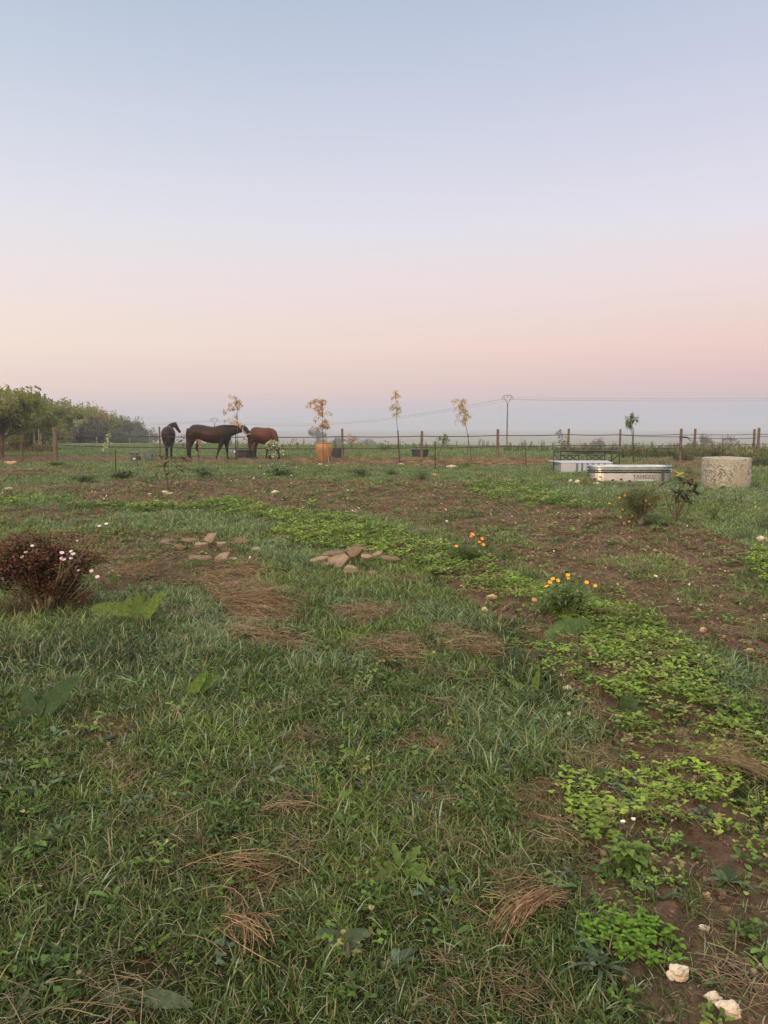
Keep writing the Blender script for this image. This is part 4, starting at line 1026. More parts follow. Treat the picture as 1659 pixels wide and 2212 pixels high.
horse_side('dark bay horse in a pale halter standing side on, reaching over to another', 385, 595, 0, (453, 994.5), bay,
    [(52, 120, 185, .10), (68, 98, 230, .20), (100, 80, 275, .26), (150, 64, 290, .30), (210, 58, 285, .31), (265, 64, 290, .31), (320, 76, 318, .33), (400, 90, 340, .35), (470, 90, 343, .34), (540, 72, 343, .31), (590, 65, 340, .27), (640, 70, 330, .24), (680, 82, 300, .19), (700, 110, 270, .12)],
    [(580, 170, 95, .20, 0), (640, 165, 98, .19, 0), (700, 155, 86, .15, 0), (760, 142, 72, .12, 0), (820, 132, 60, .10, 0), (870, 130, 52, .095, 0), (900, 120, 42, .085, 0)],
    [(885, 105, 30, .08, 0), (912, 125, 46, .10, 0), (938, 165, 43, .095, 0), (958, 205, 33, .08, 0), (974, 240, 26, .065, 0), (986, 268, 24, .06, 0), (992, 282, 14, .045, 0)],
    [[(130, 200, 62, -.13), (145, 280, 46, -.14), (125, 335, 28, -.14), (104, 390, 22, -.14), (100, 412, 20, -.14), (103, 460, 13, -.14), (102, 530, 12, -.14), (104, 552, 15, -.14), (118, 585, 14, -.14)],
     [(190, 200, 60, .13), (215, 280, 42, .14), (200, 340, 24, .14), (178, 392, 18, .14), (176, 412, 17, .14), (192, 470, 12, .14), (203, 535, 11, .14), (206, 555, 14, .14), (215, 583, 13, .14)],
     [(575, 280, 46, -.11), (566, 340, 36, -.12), (545, 390, 24, -.12), (530, 432, 19, -.12), (520, 455, 16, -.12), (502, 520, 11, -.12), (490, 550, 14, -.12), (489, 584, 14, -.12)],
     [(632, 270, 46, .11), (628, 340, 33, .12), (630, 400, 22, .12), (634, 445, 19, .12), (636, 470, 14, .12), (638, 540, 11, .12), (643, 562, 14, .12), (655, 586, 14, .12)]],
    [(62, 118, 14), (55, 160, 18), (57, 230, 26), (66, 320, 32), (68, 420, 34), (66, 490, 26), (72, 545, 14)],
    [(884, 82, 887, 52, -.05), (912, 82, 916, 46, .05)],
    halter=[([(890, 92, -.10), (887, 150, -.11), (878, 190, -.10)], .014), ([(890, 145, -.112), (915, 170, -.115), (945, 208, -.10)], .014), ([(938, 215, -.09), (958, 208, -.092), (985, 198, -.075), (1000, 196, 0)], .014),
            ([(878, 190, -.10), (905, 205, -.11), (945, 212, -.10)], .010), ([(946, 212, -.10), (930, 245, -.03), (946, 266, -.02)], .007)],
    mane=[(600, 68), (700, 70), (800, 73), (885, 80)])
bay2 = horse_mat('chestnut_bay_coat', (.085, .028, .012), (.016, .011, .010), .40, .62)
horse_side('reddish bay horse grazing with its head down at the right of the group', 1200, 588, .9, (565, 994.5), bay2,
    [(982, 165, 240, .09), (992, 138, 280, .20), (1020, 115, 310, .28), (1060, 103, 330, .32), (1110, 104, 345, .35), (1170, 112, 360, .36), (1225, 116, 362, .34), (1270, 108, 350, .30), (1310, 112, 325, .25), (1340, 135, 295, .18), (1360, 165, 270, .10)],
    [(1300, 200, 85, .17, 0), (1340, 215, 72, .15, -.05), (1370, 260, 56, .12, -.1), (1390, 310, 45, .10, -.15), (1400, 360, 38, .09, -.2), (1405, 400, 34, .08, -.24)],
    [(1400, 385, 30, .08, -.22), (1410, 420, 38, .10, -.26), (1418, 470, 32, .09, -.3), (1426, 520, 25, .07, -.33), (1432, 560, 21, .06, -.35), (1434, 578, 13, .045, -.36)],
    [[(1025, 230, 55, -.13), (1020, 310, 40, -.14), (1005, 350, 26, -.14), (990, 405, 20, -.14), (994, 430, 17, -.14), (1000, 500, 12, -.14), (1002, 550, 14, -.14), (1008, 580, 14, -.14)],
     [(1080, 230, 55, .13), (1085, 310, 40, .14), (1078, 355, 25, .14), (1062, 405, 18, .14), (1062, 430, 16, .14), (1060, 500, 12, .14), (1060, 550, 14, .14), (1066, 580, 14, .14)],
     [(1300, 280, 42, -.11), (1280, 345, 33, -.12), (1262, 400, 22, -.12), (1252, 440, 18, -.12), (1246, 470, 13, -.12), (1238, 530, 11, -.12), (1236, 558, 14, -.12), (1240, 582, 13, -.12)],
     [(1320, 270, 42, .11), (1305, 345, 30, .12), (1288, 400, 21, .12), (1280, 445, 17, .12), (1278, 470, 12, .12), (1274, 540, 11, .12), (1274, 562, 13, .12), (1280, 583, 13, .12)]],
    [(988, 160, 14), (980, 200, 18), (978, 270, 24), (984, 350, 26), (988, 420, 22), (990, 460, 10)],
    [(1386, 392, 1376, 370, -.28), (1412, 385, 1418, 358, -.16)],
    mane=[(1330, 140), (1375, 195), (1405, 270), (1420, 350)])
# the horse seen from behind, head turned to the right
g = G(370, 993.5); g.y += .2; s1 = .12055 * .6636 / FPX * g.y; g.x = P(366, 980, g.y).x
g = Vector((P((500 + 415 * .12055) * .6636, 980, g.y).x, g.y, gz(g.x, g.y)))
T = empty('horse', g, 'dark horse seen from behind with its head turned to the right, beside a fence post', 'horse', 'horses in the paddock')
T.rotation_euler.z = math.atan2(-g.x, g.y)
def c1(x, y, yy): return Vector(((x - 415) * s1, yy, (1055 - y) * s1))
b = Buf()
b.tube([c1(x, (t + d) / 2, yy) for yy, x, t, d, hw in ((0, 415, 230, 420, 80), (.06, 415, 190, 480, 130), (.2, 415, 162, 560, 175), (.45, 413, 155, 590, 192), (.9, 412, 168, 598, 198), (1.3, 415, 165, 580, 180), (1.55, 415, 190, 520, 120))],
       [(hw * s1, (d - t) / 2 * s1) for yy, x, t, d, hw in ((0, 415, 230, 420, 80), (.06, 415, 190, 480, 130), (.2, 415, 162, 560, 175), (.45, 413, 155, 590, 192), (.9, 412, 168, 598, 198), (1.3, 415, 165, 580, 180), (1.55, 415, 190, 520, 120))], 20)
b.tube([c1(415, 330, 1.25), c1(440, 230, 1.42), c1(490, 160, 1.45), c1(550, 125, 1.42), c1(600, 108, 1.38)], [(.19, .22), (.17, .21), (.14, .18), (.125, .15), (.11, .12)], 14, up=(0, 1, 0))
b.tube([c1(590, 95, 1.38), c1(612, 130, 1.36), c1(645, 200, 1.33), c1(685, 265, 1.3), c1(722, 318, 1.28), c1(742, 342, 1.27)], [(.08, .08), (.10, .135), (.092, .12), (.075, .09), (.065, .075), (.045, .04)], 12, up=(0, 1, 0))
b.tube([c1(628, 70, 1.34), c1(645, 42, 1.33), c1(660, 18, 1.33)], [.03, .022, .005], 7); b.tube([c1(600, 70, 1.43), c1(606, 48, 1.44), c1(612, 36, 1.44)], [.028, .02, .005], 7)
LG = [[(340, 470, .25, 100), (333, 600, .22, 62), (345, 690, .12, 38), (352, 745, .06, 30), (350, 860, .12, 21), (347, 970, .14, 20), (345, 1000, .12, 24), (345, 1035, .08, 26)],
      [(490, 470, .25, 100), (505, 600, .22, 56), (492, 690, .12, 35), (487, 745, .06, 28), (487, 860, .12, 20), (487, 970, .14, 19), (487, 1000, .12, 23), (487, 1035, .08, 25)],
      [(375, 500, 1.3, 60), (372, 640, 1.3, 38), (372, 760, 1.3, 28), (373, 900, 1.3, 18), (373, 1000, 1.3, 22), (373, 1030, 1.25, 24)],
      [(465, 500, 1.3, 60), (468, 640, 1.3, 38), (470, 760, 1.3, 28), (470, 900, 1.3, 18), (470, 1000, 1.3, 22), (470, 1030, 1.25, 24)]]
for L in LG: b.tube([c1(x, y, yy) for x, y, yy, r in L], [r * s1 * 1.15 for x, y, yy, r in L], 10, up=(1, 0, 0))
body_mesh('body', b, horse_mat('dark_brown_coat', (.032, .011, .007), (.013, .010, .009), .58), T)
for L in LG:
    x, y, yy, r = L[-1]; b = Buf(); q = c1(x, 1055, yy); b.tube([q + Vector((0, 0, -.01)), q + Vector((0, .01, .07))], [.062, .05], 9, up=(1, 0, 0)); b.obj('hoof', black, T)
b = Buf(); b.tube([c1(415, 195, -.02), c1(415, 240, -.08), c1(420, 340, -.12), c1(425, 480, -.10), c1(425, 600, -.06), c1(420, 700, -.02)], [(.06, .04), (.10, .05), (.105, .06), (.11, .06), (.085, .05), (.02, .02)], 10, up=(0, 1, 0))
for k in range(24):
    dx = random.uniform(-55, 55); b.tube([c1(415 + dx * .3, 230, -.1), c1(420 + dx, 420, -.14), c1(422 + dx * .9, 640 + random.uniform(0, 60), -.05)], .011, 4)
b.obj('tail', black, T)
b = Buf()
for k in range(16):
    u = k / 15; q = c1(430, 170, 1.4).lerp(c1(615, 55, 1.38), u); b.tube([q, q + Vector((-.03, -.10, -.02)), q + Vector((-.0, -.13, -.16))], [.02, .018, .005], 4)
b.obj('mane', black, T)
b = Buf(); b.tube([c1(612, 70, 1.24), c1(630, 130, 1.25), c1(612, 190, 1.25)], .011, 4); b.tube([c1(630, 150, 1.25), c1(668, 190, 1.24), c1(705, 225, 1.24)], .009, 4)
b.tube([c1(700, 225, 1.24), c1(672, 262, 1.22), c1(668, 310, 1.22)], .009, 4); b.obj('halter', mat('dark_halter', (.05, .045, .045), .7), T)

# ------------------------------------------------------------------ vessels in and by the paddock
def tub(name, label, px, pyb, w, pyt, m, taper=.88, group=None, y=None, rings=True, cat='tub', parts=None):
    g = G(px, pyb); 
    if y: g = Vector((P(px, pyb, y).x, y, 0)); g.z = gz(g.x, g.y)
    r = w / 2 / FPX * g.y; h = P(px, pyt, g.y - r * .3).z - g.z; g.x *= (g.y + r * .8) / g.y; g.y += r * .8; g.z = gz(g.x, g.y)
    T = empty(name, g, label, cat, group); b = Buf()
    b.lathe([(0, 0), (r * taper * .97, 0), (r * taper, .01), (r * (taper + 1) / 2, h * .5), (r * .97, h * .93), (r * 1.0, h * .94), (r * 1.04, h * .97), (r * 1.04, h), (r * .96, h), (r * .94, h * .9), (r * taper * .9, .04), (0, .04)], 36)
    b.obj('shell', m, T, smooth=False)
    if rings:
        for sg in (-1, 1):
            b = Buf(); b.tube([(sg * r * .98, -.08, h * .9), (sg * (r + .05), -.07, h * .84), (sg * (r + .05), .07, h * .84), (sg * r * .98, .08, h * .9)], .014, 5); b.obj('handle', m, T)
    return T
tub('rubber_tub', 'large black round feed tub between the middle horse and the post', 531, 991.5, 46, 973, blackpl, .97, rings=False)
tub('rubber_tub', 'black tub with flared sides behind the terracotta jar', 730, 991, 28, 968, blackpl, .84)
tub('rubber_tub', 'wide black tub standing behind the fence post in the middle', 907, 991, 38, 971.5, blackpl, .86)
tub('metal_bin', 'grey galvanised bin beyond the black feed tub', 503, 981, 20, 964.5, mat('dull_zinc', (.16, .18, .20), .6, (.11, .13, .15), 6, metal=.3), .98, rings=False, cat='bin')
b = Buf(); g = G(512, 981); lump(b, .13, 4, (1, .8, .9), 2, .2, (0, -.3, .12)); tag(b.obj('salt_block', stonep, None, g, True), 'pale yellowish salt block lying by the grey bin', 'salt block')
def feeder(px, pyb, label, lid):
    g = G(px, pyb); k = 1 / FPX * g.y; T = empty('feed_bin', g, label, 'feed bin'); b = Buf()
    if lid:
        b.lathe([(0, 0), (.16, 0), (.20, .03), (.21, .16), (.19, .24), (.15, .26), (0, .26)], 20); b.obj('shell', blackpl, T)
        b = Buf(); b.box((-.02, 0, .40), (.40, .34, .03), M=Matrix.Rotation(R(12), 3, 'X')); b.tube([(0, .12, .24), (0, .14, .4)], .02, 5); b.obj('lid', blackpl, T)
        b = Buf(); b.box((-.02, -.205, .13), (.12, .01, .09)); b.obj('label_plate', halterm, T)
    else:
        b.box((0, 0, .13), (.30, .26, .26), .1); b.obj('shell', mat('blue_black_plastic', (.04, .06, .07), .5, (.08, .11, .12), 9), T)
        b = Buf(); b.box((.0, .12, .32), (.32, .03, .20), M=Matrix.Rotation(R(-18), 3, 'X')); b.obj('lid', blackpl, T)
feeder(294, 995, 'black drum feeder with a raised flat lid at the left of the paddock', True)
feeder(322, 993, 'small blue-black box feeder with its lid propped open', False)
# terracotta jar
g = G(700, 1000); k = g.y / FPX; h = (P(700, 956, g.y).z - g.z); r = 19.3 * k; g.y += r * .5
T = empty('terracotta_jar', g, 'big ochre terracotta jar standing on the grass', 'jar')
b = Buf(); b.lathe([(0, 0), (r * .50, 0), (r * .54, h * .03), (r * .70, h * .22), (r * .86, h * .42), (r * .98, h * .62), (r * 1.0, h * .74), (r * .95, h * .86), (r * .80, h * .945), (r * .74, h * .96)], 48)
terr = mat('terracotta', (.31, .155, .065), .85, (.23, .12, .055), 4, bump=.25, bscale=25); b.obj('shell', terr, T, smooth=True)
b = Buf(); b.lathe([(r * .74, h * .955), (r * .80, h * .965), (r * .81, h * .99), (r * .78, h), (r * .70, h), (r * .66, h * .96), (r * .66, h * .6), (0, h * .5)], 48); b.obj('rim', terr, T, smooth=True)

# concrete well ring
g = G(1566, 1058.5); k = g.y / FPX; r = 51 * k; h = P(1566, 990.5, g.y).z - g.z; g.x *= (g.y + r) / g.y; g.y += r; g.z = gz(g.x, g.y) - .01
m, t, bb = new_mat('lichened_concrete')
tc_ = nd(t, 'ShaderNodeTexCoord'); 
def nz(sc, d=6, r_=.6, dist=0, ty='ShaderNodeTexNoise'):
    n = nd(t, ty); n.inputs['Scale'].default_value = sc
    if ty == 'ShaderNodeTexNoise': n.inputs['Detail'].default_value = d; n.inputs['Roughness'].default_value = r_; n.inputs['Distortion'].default_value = dist
    t.links.new(tc_.outputs['Object'], n.inputs['Vector']); return n.outputs['Fac' if ty == 'ShaderNodeTexNoise' else 'Distance']
big = ramp(t, nz(2.2, 6, .7, 1.6), [(.47, 0.0), (.49, 1.0)])
pat = ramp(t, nz(6, 6, .75, 2.8), [(.47, 0.0), (.51, 1.0)])
c = mixc(t, pat, (.09, .08, .06), (.37, .35, .29))
c = mixc(t, math_(t, 'MULTIPLY', big, .75), c, (.27, .245, .19))
c = mixc(t, ramp(t, nz(30, 3), [(.66, 0.0), (.72, 1.0)]), c, (.50, .46, .39))
c = mixc(t, ramp(t, nz(2.4, 5, .6, .5), [(.60, 0.0), (.68, .8)]), c, (.34, .17, .05))
sp = nd(t, 'ShaderNodeSeparateXYZ'); t.links.new(tc_.outputs['Object'], sp.inputs[0])
c = mixc(t, ramp(t, math_(t, 'ADD', sp.outputs[2], math_(t, 'MULTIPLY', nz(4), .25)), [(.12, .6), (.38, 0.0)]), c, (.34, .29, .20))
t.links.new(c, bb.inputs['Base Color']); bb.inputs['Roughness'].default_value = .95
bp = nd(t, 'ShaderNodeBump'); bp.inputs['Strength'].default_value = .9; bp.inputs['Distance'].default_value = .03; t.links.new(nz(16, 7, .7, 1.5), bp.inputs['Height']); t.links.new(bp.outputs[0], bb.inputs['Normal'])
b = Buf(); b.lathe([(r * .96, 0), (r * .985, .02), (r * .99, h * .3), (r * 1.0, h * .6), (r * 1.005, h * .93), (r * .985, h * .98), (r * .95, h), (r * .60, h * 1.015), (r * .3, h * 1.03), (0, h * 1.035)], 72)
for i, v in enumerate(b.V):
    q = Vector(v); n_ = mn.noise(q * 5) * .02 + mn.noise(q * 14) * .01; rr = Vector((q.x, q.y, 0)); b.V[i] = tuple(q + (rr.normalized() * n_ if rr.length > 0 else Vector()))
tag(b.obj('well_ring', m, None, g, True), 'round concrete well ring blotched with lichen, standing at the right', 'well ring')

# ------------------------------------------------------------------ oval stock tank
g = G(1357.5, 1044); k = g.y / FPX; Lh = 90.5 * k; Rr = .36; h = P(1357, 1006.5, g.y).z - g.z; g.x *= (g.y + Rr) / g.y; g.y += Rr; g.z = gz(g.x, g.y)
T = empty('stock_tank', g, 'long oval galvanised stock tank with ribbed sides on the lawn', 'tank', rz=R(0))
def oval(off, n=14):
    V = []; a = Lh - Rr
    for i in range(n + 1): an = -math.pi / 2 + math.pi * i / n; V.append((a + (Rr + off) * math.cos(an), (Rr + off) * math.sin(an)))
    for i in range(n + 1): an = math.pi / 2 + math.pi * i / n; V.append((-a + (Rr + off) * math.cos(an), (Rr + off) * math.sin(an)))
    return V
prof = [(.0, 0), (.012, .015), (0, h * .60), (.004, h * .615), (.030, h * .635), (.040, h * .665), (.022, h * .695), (-.006, h * .705), (-.006, h * .725), (.014, h * .735), (.040, h * .76), (.042, h * .79), (.022, h * .815), (-.008, h * .83), (-.008, h * .88), (.008, h * .93), (.012, h * .95), (-.05, h * .95), (-.05, .05)]
b = Buf(); V = []; F = []; n = len(oval(0))
for o_, z in prof: V += [(x, y, z) for x, y in oval(o_)]
for i in range(len(prof) - 1):
    for q in range(n): q2 = (q + 1) % n; F.append((i * n + q, i * n + q2, (i + 1) * n + q2, (i + 1) * n + q))
F.append(tuple(range((len(prof) - 1) * n, len(prof) * n))); b.add(V, F)
steel = mat('ribbed_galvanised_steel', (.54, .55, .53), .22, (.43, .44, .43), 2, metal=1.0); o = b.obj('wall', steel, T)
b = Buf(); pts = [(x, y, h * .972) for x, y in oval(.012)]; b.tube(pts + [pts[0]], .016, 8, cap=False); b.obj('rim', steel, T)
def lettering(body, size, mtl, x, y, z, off, par, nm, ext=.002):
    cu = bpy.data.curves.new(nm, 'FONT'); cu.body = body; cu.size = size; cu.extrude = ext; cu.offset = off; cu.align_x = 'CENTER'; cu.align_y = 'CENTER'; cu.space_character = 1.12
    tmp = bpy.data.objects.new(nm + '_curve', cu); COL.objects.link(tmp)
    dg = bpy.context.evaluated_depsgraph_get(); me = bpy.data.meshes.new_from_object(tmp.evaluated_get(dg)); COL.objects.unlink(tmp)
    me.materials.clear(); me.materials.append(mtl); o = bpy.data.objects.new(nm, me); COL.objects.link(o); o.parent = par; o.location = (x, y, z); o.rotation_euler = (math.pi / 2, 0, 0); return o
lx = (1383 - 1357.5) * k
lettering('TANKKD', .145, mat('letter_black', (.02, .02, .02), .5), lx, -Rr - .013, h * .385, .004, T, 'letter_outline')
lettering('TANKKD', .145, mat('letter_pale', (.40, .40, .38), .5), lx, -Rr - .018, h * .385, -.0035, T, 'lettering')
b = Buf(); b.box((lx + .01, -Rr - .018, h * .20), (.40, .004, .022)); b.obj('printed_line', mat('print_white', (.45, .45, .43), .5), T)
# pale panelled metal box behind the tank
g = G(1275, 1022); k = g.y / FPX; x0 = P(1212, 1020, g.y).x; x1 = P(1322, 1020, g.y).x; hb = P(1250, 1000.5, g.y).z - g.z; dp = 1.1
org = Vector(((x0 + x1) / 2, g.y + dp / 2, gz(g.x, g.y)))
T = empty('metal_box', org, 'low pale blue-grey sheet-metal box with upright seams behind the stock tank', 'box')
w2 = (x1 - x0) / 2; pm = mat('pale_sheet_metal', (.42, .50, .56), .3, (.50, .46, .48), 2.5, metal=.5); pm2 = mat('darker_sheet_metal', (.09, .12, .14), .4, (.12, .15, .17), 4, metal=.2)
b = Buf(); b.box((0, 0, hb / 2), (2 * w2, dp, hb)); b.obj('shell', pm, T)
b = Buf()
b.add([(-w2 - .02, -dp / 2 - .02, hb + .003), (w2 + .02, -dp / 2 - .02, hb + .003), (w2 + .15, dp / 2, hb + .02), (-w2 - .2, dp / 2, hb + .02), (-w2 - .02, -dp / 2 - .02, hb + .02), (w2 + .02, -dp / 2 - .02, hb + .02), (w2 + .15, dp / 2, hb + .04), (-w2 - .2, dp / 2, hb + .04)],
      [(3, 2, 1, 0), (4, 5, 6, 7), (0, 1, 5, 4), (1, 2, 6, 5), (2, 3, 7, 6), (3, 0, 4, 7)])
b.obj('top', pm, T)
for i, (a, c_) in enumerate(((.29, .335), (.39, .43), (.50, .535), (.60, .64), (.71, .75), (.83, .87))):
    b = Buf(); b.box((-w2 + 2 * w2 * (a + c_) / 2, -dp / 2 - .006, hb / 2), (2 * w2 * (c_ - a), .012, hb * .97)); b.obj('panel', pm2, T)
# metal garden bench
gB = org + Vector((0, .25, 0)); yb_ = G(1275, 1019).y + 1.25; yf = G(1200, 1019).y
T = empty('garden_bench', (P(1270, 990, yb_).x, yb_, gz(P(1270, 990, yb_).x, yb_)), 'black iron garden bench with crossed-bar back, standing behind the metal box', 'bench')
o0 = T.location
def bp_(px, py, y): return P(px, py, y) - o0
def zpx(z, px, y): return Vector((P(px, 990, y).x, y, z + 0)) - Vector((o0.x, o0.y, 0)) - Vector((0, 0, o0.z))
ZT, ZB, ZM = P(1270, 974.5, yb_).z, P(1270, 995, yb_).z, P(1270, 983, yb_).z
xs = {p_: P(p_, 990, yb_).x for p_ in (1211, 1250, 1268, 1306, 1320)}
def L3(x, y, z): return Vector((x, y, z)) - o0
b = Buf(); b.tube([L3(xs[1211], yb_, ZT), L3(xs[1320], yb_, ZT)], .032, 6); b.tube([L3(xs[1211], yb_, ZB), L3(xs[1320], yb_, ZB)], .026, 6)
b.obj('back_rail', iron, T)
for a, c_ in ((1211, 1250), (1268, 1306)):
    b = Buf(); xa, xb = xs[a], xs[c_]
    for x in (xa, xb): b.tube([L3(x, yb_, ZT), L3(x, yb_, ZB)], .02, 5)
    b.tube([L3(xa, yb_, ZM), L3(xb, yb_, ZM)], .019, 5)
    for u0, u1 in ((.05, .55), (.45, .95)):
        b.tube([L3(xa + (xb - xa) * u0, yb_ - .01, ZM), L3(xa + (xb - xa) * u1, yb_ - .01, ZB)], .017, 4); b.tube([L3(xa + (xb - xa) * u0, yb_ + .012, ZB), L3(xa + (xb - xa) * u1, yb_ + .012, ZM)], .017, 4)
    b.obj('back_panel', iron, T)
fl = [P(1197, 990, yf).x, P(1337, 990, yf).x]; bl_ = [xs[1211], xs[1320]]
for i in (0, 1):
    b = Buf(); xa, xb = bl_[i], fl[i]; zt2 = P(1197, 975.5, yf).z
    b.tube([L3(xa, yb_, ZT), L3(xb, yf, zt2)], .032, 6); b.tube([L3(xa, yb_, ZB - .05), L3(xb, yf, ZB - .06)], .015, 5)
    for (u0, za, u1, zb2) in ((.1, ZT - .08, .9, ZB), (.1, ZB, .9, ZT - .08)): b.tube([L3(xa + (xb - xa) * u0, yb_ + (yf - yb_) * u0, za), L3(xa + (xb - xa) * u1, yb_ + (yf - yb_) * u1, zb2)], .016, 4)
    b.obj('arm', iron, T)
    for x, y in ((xa, yb_), (xb, yf)):
        b = Buf(); zg = gz(x, y); b.tube([L3(x, y, ZT if y == yb_ else zt2), L3(x + (.02 if i else -.02), y, (ZT + zg) / 2), L3(x, y, zg - .03)], .024, 6); b.obj('leg', iron, T)
b = Buf()
for q in range(9):
    u = q / 8; y = yb_ + (yf - yb_) * u * .75; b.tube([L3(bl_[0] + (fl[0] - bl_[0]) * u * .75, y, ZB - .05), L3(bl_[1] + (fl[1] - bl_[1]) * u * .75, y, ZB - .05)], .012, 4)
b.obj('seat', iron, T)

# ------------------------------------------------------------------ rocks and stone slabs
ochre = mat('ochre_stone', (.40, .27, .15), .9, (.28, .17, .10), 14, bump=.6)
chalk = mat('chalky_stone', (.48, .41, .31), .92, (.40, .27, .15), 22, bump=.7, bscale=60, lo=.5, hi=.7)
RK = [(1465, 2118, 50, 36, chalk, 'largest chalky white stone lying at the bottom right corner'), (1546, 2168, 36, 30, chalk, 'cream stone touching a browner one in the bottom right corner'),
      (1582, 2196, 48, 40, chalk, 'brown and white broken stone nearest the bottom right corner'), (1526, 1938, 17, 14, ochre, 'small brown pebble on bare soil at the lower right'),
      (1524, 2009, 24, 10, chalk, 'flat white shard on bare soil above the chalky stones'), (1139, 1841, 13, 11, ochre, 'little ochre stone in the straw above the straw bundle'),
      (1226, 1493, 22, 14, stonep, 'tan stone at the edge of the grass below the yellow flowers'), (1258, 1510, 18, 9, stonep, 'narrow pale stone beside the tan stone below the yellow flowers'),
      (1146, 1792, 18, 12, ochre, 'ochre clod-like stone in the straw patch at the right'), (1159, 1298, 18, 16, ochre, 'rounded brown stone left of the yellow-flowered plant'),
      (1101, 1316, 19, 9, stonep, 'flat pale slab-like stone left of the yellow-flowered plant'), (1622, 1412, 24, 14, ochre, 'round brown stone at the right edge on tilled soil'),
      (1521, 1368, 17, 13, ochre, 'reddish stone on tilled soil left of the round brown one'), (1515, 1309, 9, 5, chalk, 'tiny white stone on the tilled soil at the right'),
      (1375, 1311, 12, 7, stonep, 'small pale stone where the soil meets the seedlings'), (1647, 1170, 26, 16, stonep, 'pale clod at the right edge above the seedlings'),
      (1047, 1321, 14, 12, chalk, 'white pointed stone on the bank below the orange poppies'), (1065, 1300, 22, 14, ochre, 'tan lump on the bank below the orange poppies'),
      (982, 1345, 19, 9, stonep, 'pale stones half sunk in grass left of the bank'), (1082, 1352, 12, 8, stonep, 'little stone at the lower edge of the bank'),
      (673, 1136, 12, 10, stonep, 'small pale stone above the right pile of slabs'), (595, 1066, 18, 9, stonep, 'pale lumpy stone on the tilled soil behind the slab piles'),
      (941, 1030, 20, 9, ochre, 'orange-brown stone among weeds at the end of the lawn'), (977, 1013, 22, 10, stonep, 'pale stone at the foot of the leaning yellow-leaved sapling'),
      (357, 1069, 26, 10, stonep, 'cream stone at the foot of the left magnolia'), (323, 1071, 11, 6, stonep, 'tiny cream stone left of the left magnolia'),
      (18, 1059, 20, 9, stonep, 'cream stone on soil near the left edge'), (541, 1104, 9, 6, stonep, 'small grey-white stone right of the left seedling band'),
      (20, 1004, 23, 11, ochre, 'tan stone in front of the wire gate'), (693, 1007, 14, 8, stonep, 'pale stone at the foot of the terracotta jar'), (705, 1009, 8, 5, stonep, 'smaller pale stone right of the sapling trunk by the jar'),
      (867, 1006, 15, 6, stonep, 'pale stone at the foot of the tallest thin sapling'), (1233, 1043, 12, 9, stonep, 'pale stone left of another below the metal box'), (1248, 1045, 15, 10, chalk, 'rounded cream stone at the left end of the stock tank'),
      (1292, 1047, 20, 4, stonep, 'flat stone under the left end of the stock tank'), (1417, 1047, 12, 6, stonep, 'pale stone under the right end of the stock tank')]
for i, (px, py, w_, h_, m_, lb) in enumerate(RK):
    g = G(px, py); k = g.y / FPX / math.cos(PITCH); wd = w_ * k * 1.08; el = math.atan2(CAM_H, g.y); hh = max(h_ * k * 1.05, wd * .3)
    b = Buf(); lump(b, wd / 2, i * 1.37 + 2, (1, .75, min(1.0, hh / wd * 1.0)), 3, .55, ang=True)
    tag(b.obj('stone', m_, None, g + Vector((0, wd * .2, hh * .22)), py < 1900), lb, 'stone')
def slab(label, px, py, w_, h_, th, rx, ry, rz, m_=stoneb, nseg=5, group=None):
    g = G(px, py + h_ / 2); k = g.y / FPX; W = w_ * k; D = max(.09, W * .6)
    rs = random.Random(px * 13 + py); P_ = []
    for i in range(nseg):
        a = 2 * math.pi * i / nseg + rs.uniform(-.3, .3); P_.append((W / 2 * math.cos(a) * rs.uniform(.8, 1.15) * 1.12, D / 2 * math.sin(a) * rs.uniform(.8, 1.25)))
    b = Buf(); V = [(x, y, -th / 2 + rs.uniform(-.004, .004)) for x, y in P_] + [(x * .96, y * .96, th / 2 + rs.uniform(-.006, .006)) for x, y in P_]
    F = [tuple(reversed(range(nseg))), tuple(range(nseg, 2 * nseg))] + [(i, (i + 1) % nseg, nseg + (i + 1) % nseg, nseg + i) for i in range(nseg)]
    b.add(V, F); o = b.obj('stone_slab', m_, None, g + Vector((0, D * .2, h_ * k * .36)))
    o.rotation_euler = (R(rx), R(ry), R(rz)); bv = o.modifiers.new('worn_edges', 'BEVEL'); bv.width = .006; bv.segments = 2
    tag(o, label, 'slab', group)
def zq(x, y): return 331.8 + x * .32, 1128 + y * .32
slabl = mat('light_slab_stone', (.23, .175, .118), .9, (.16, .12, .08), 10, bump=.4)
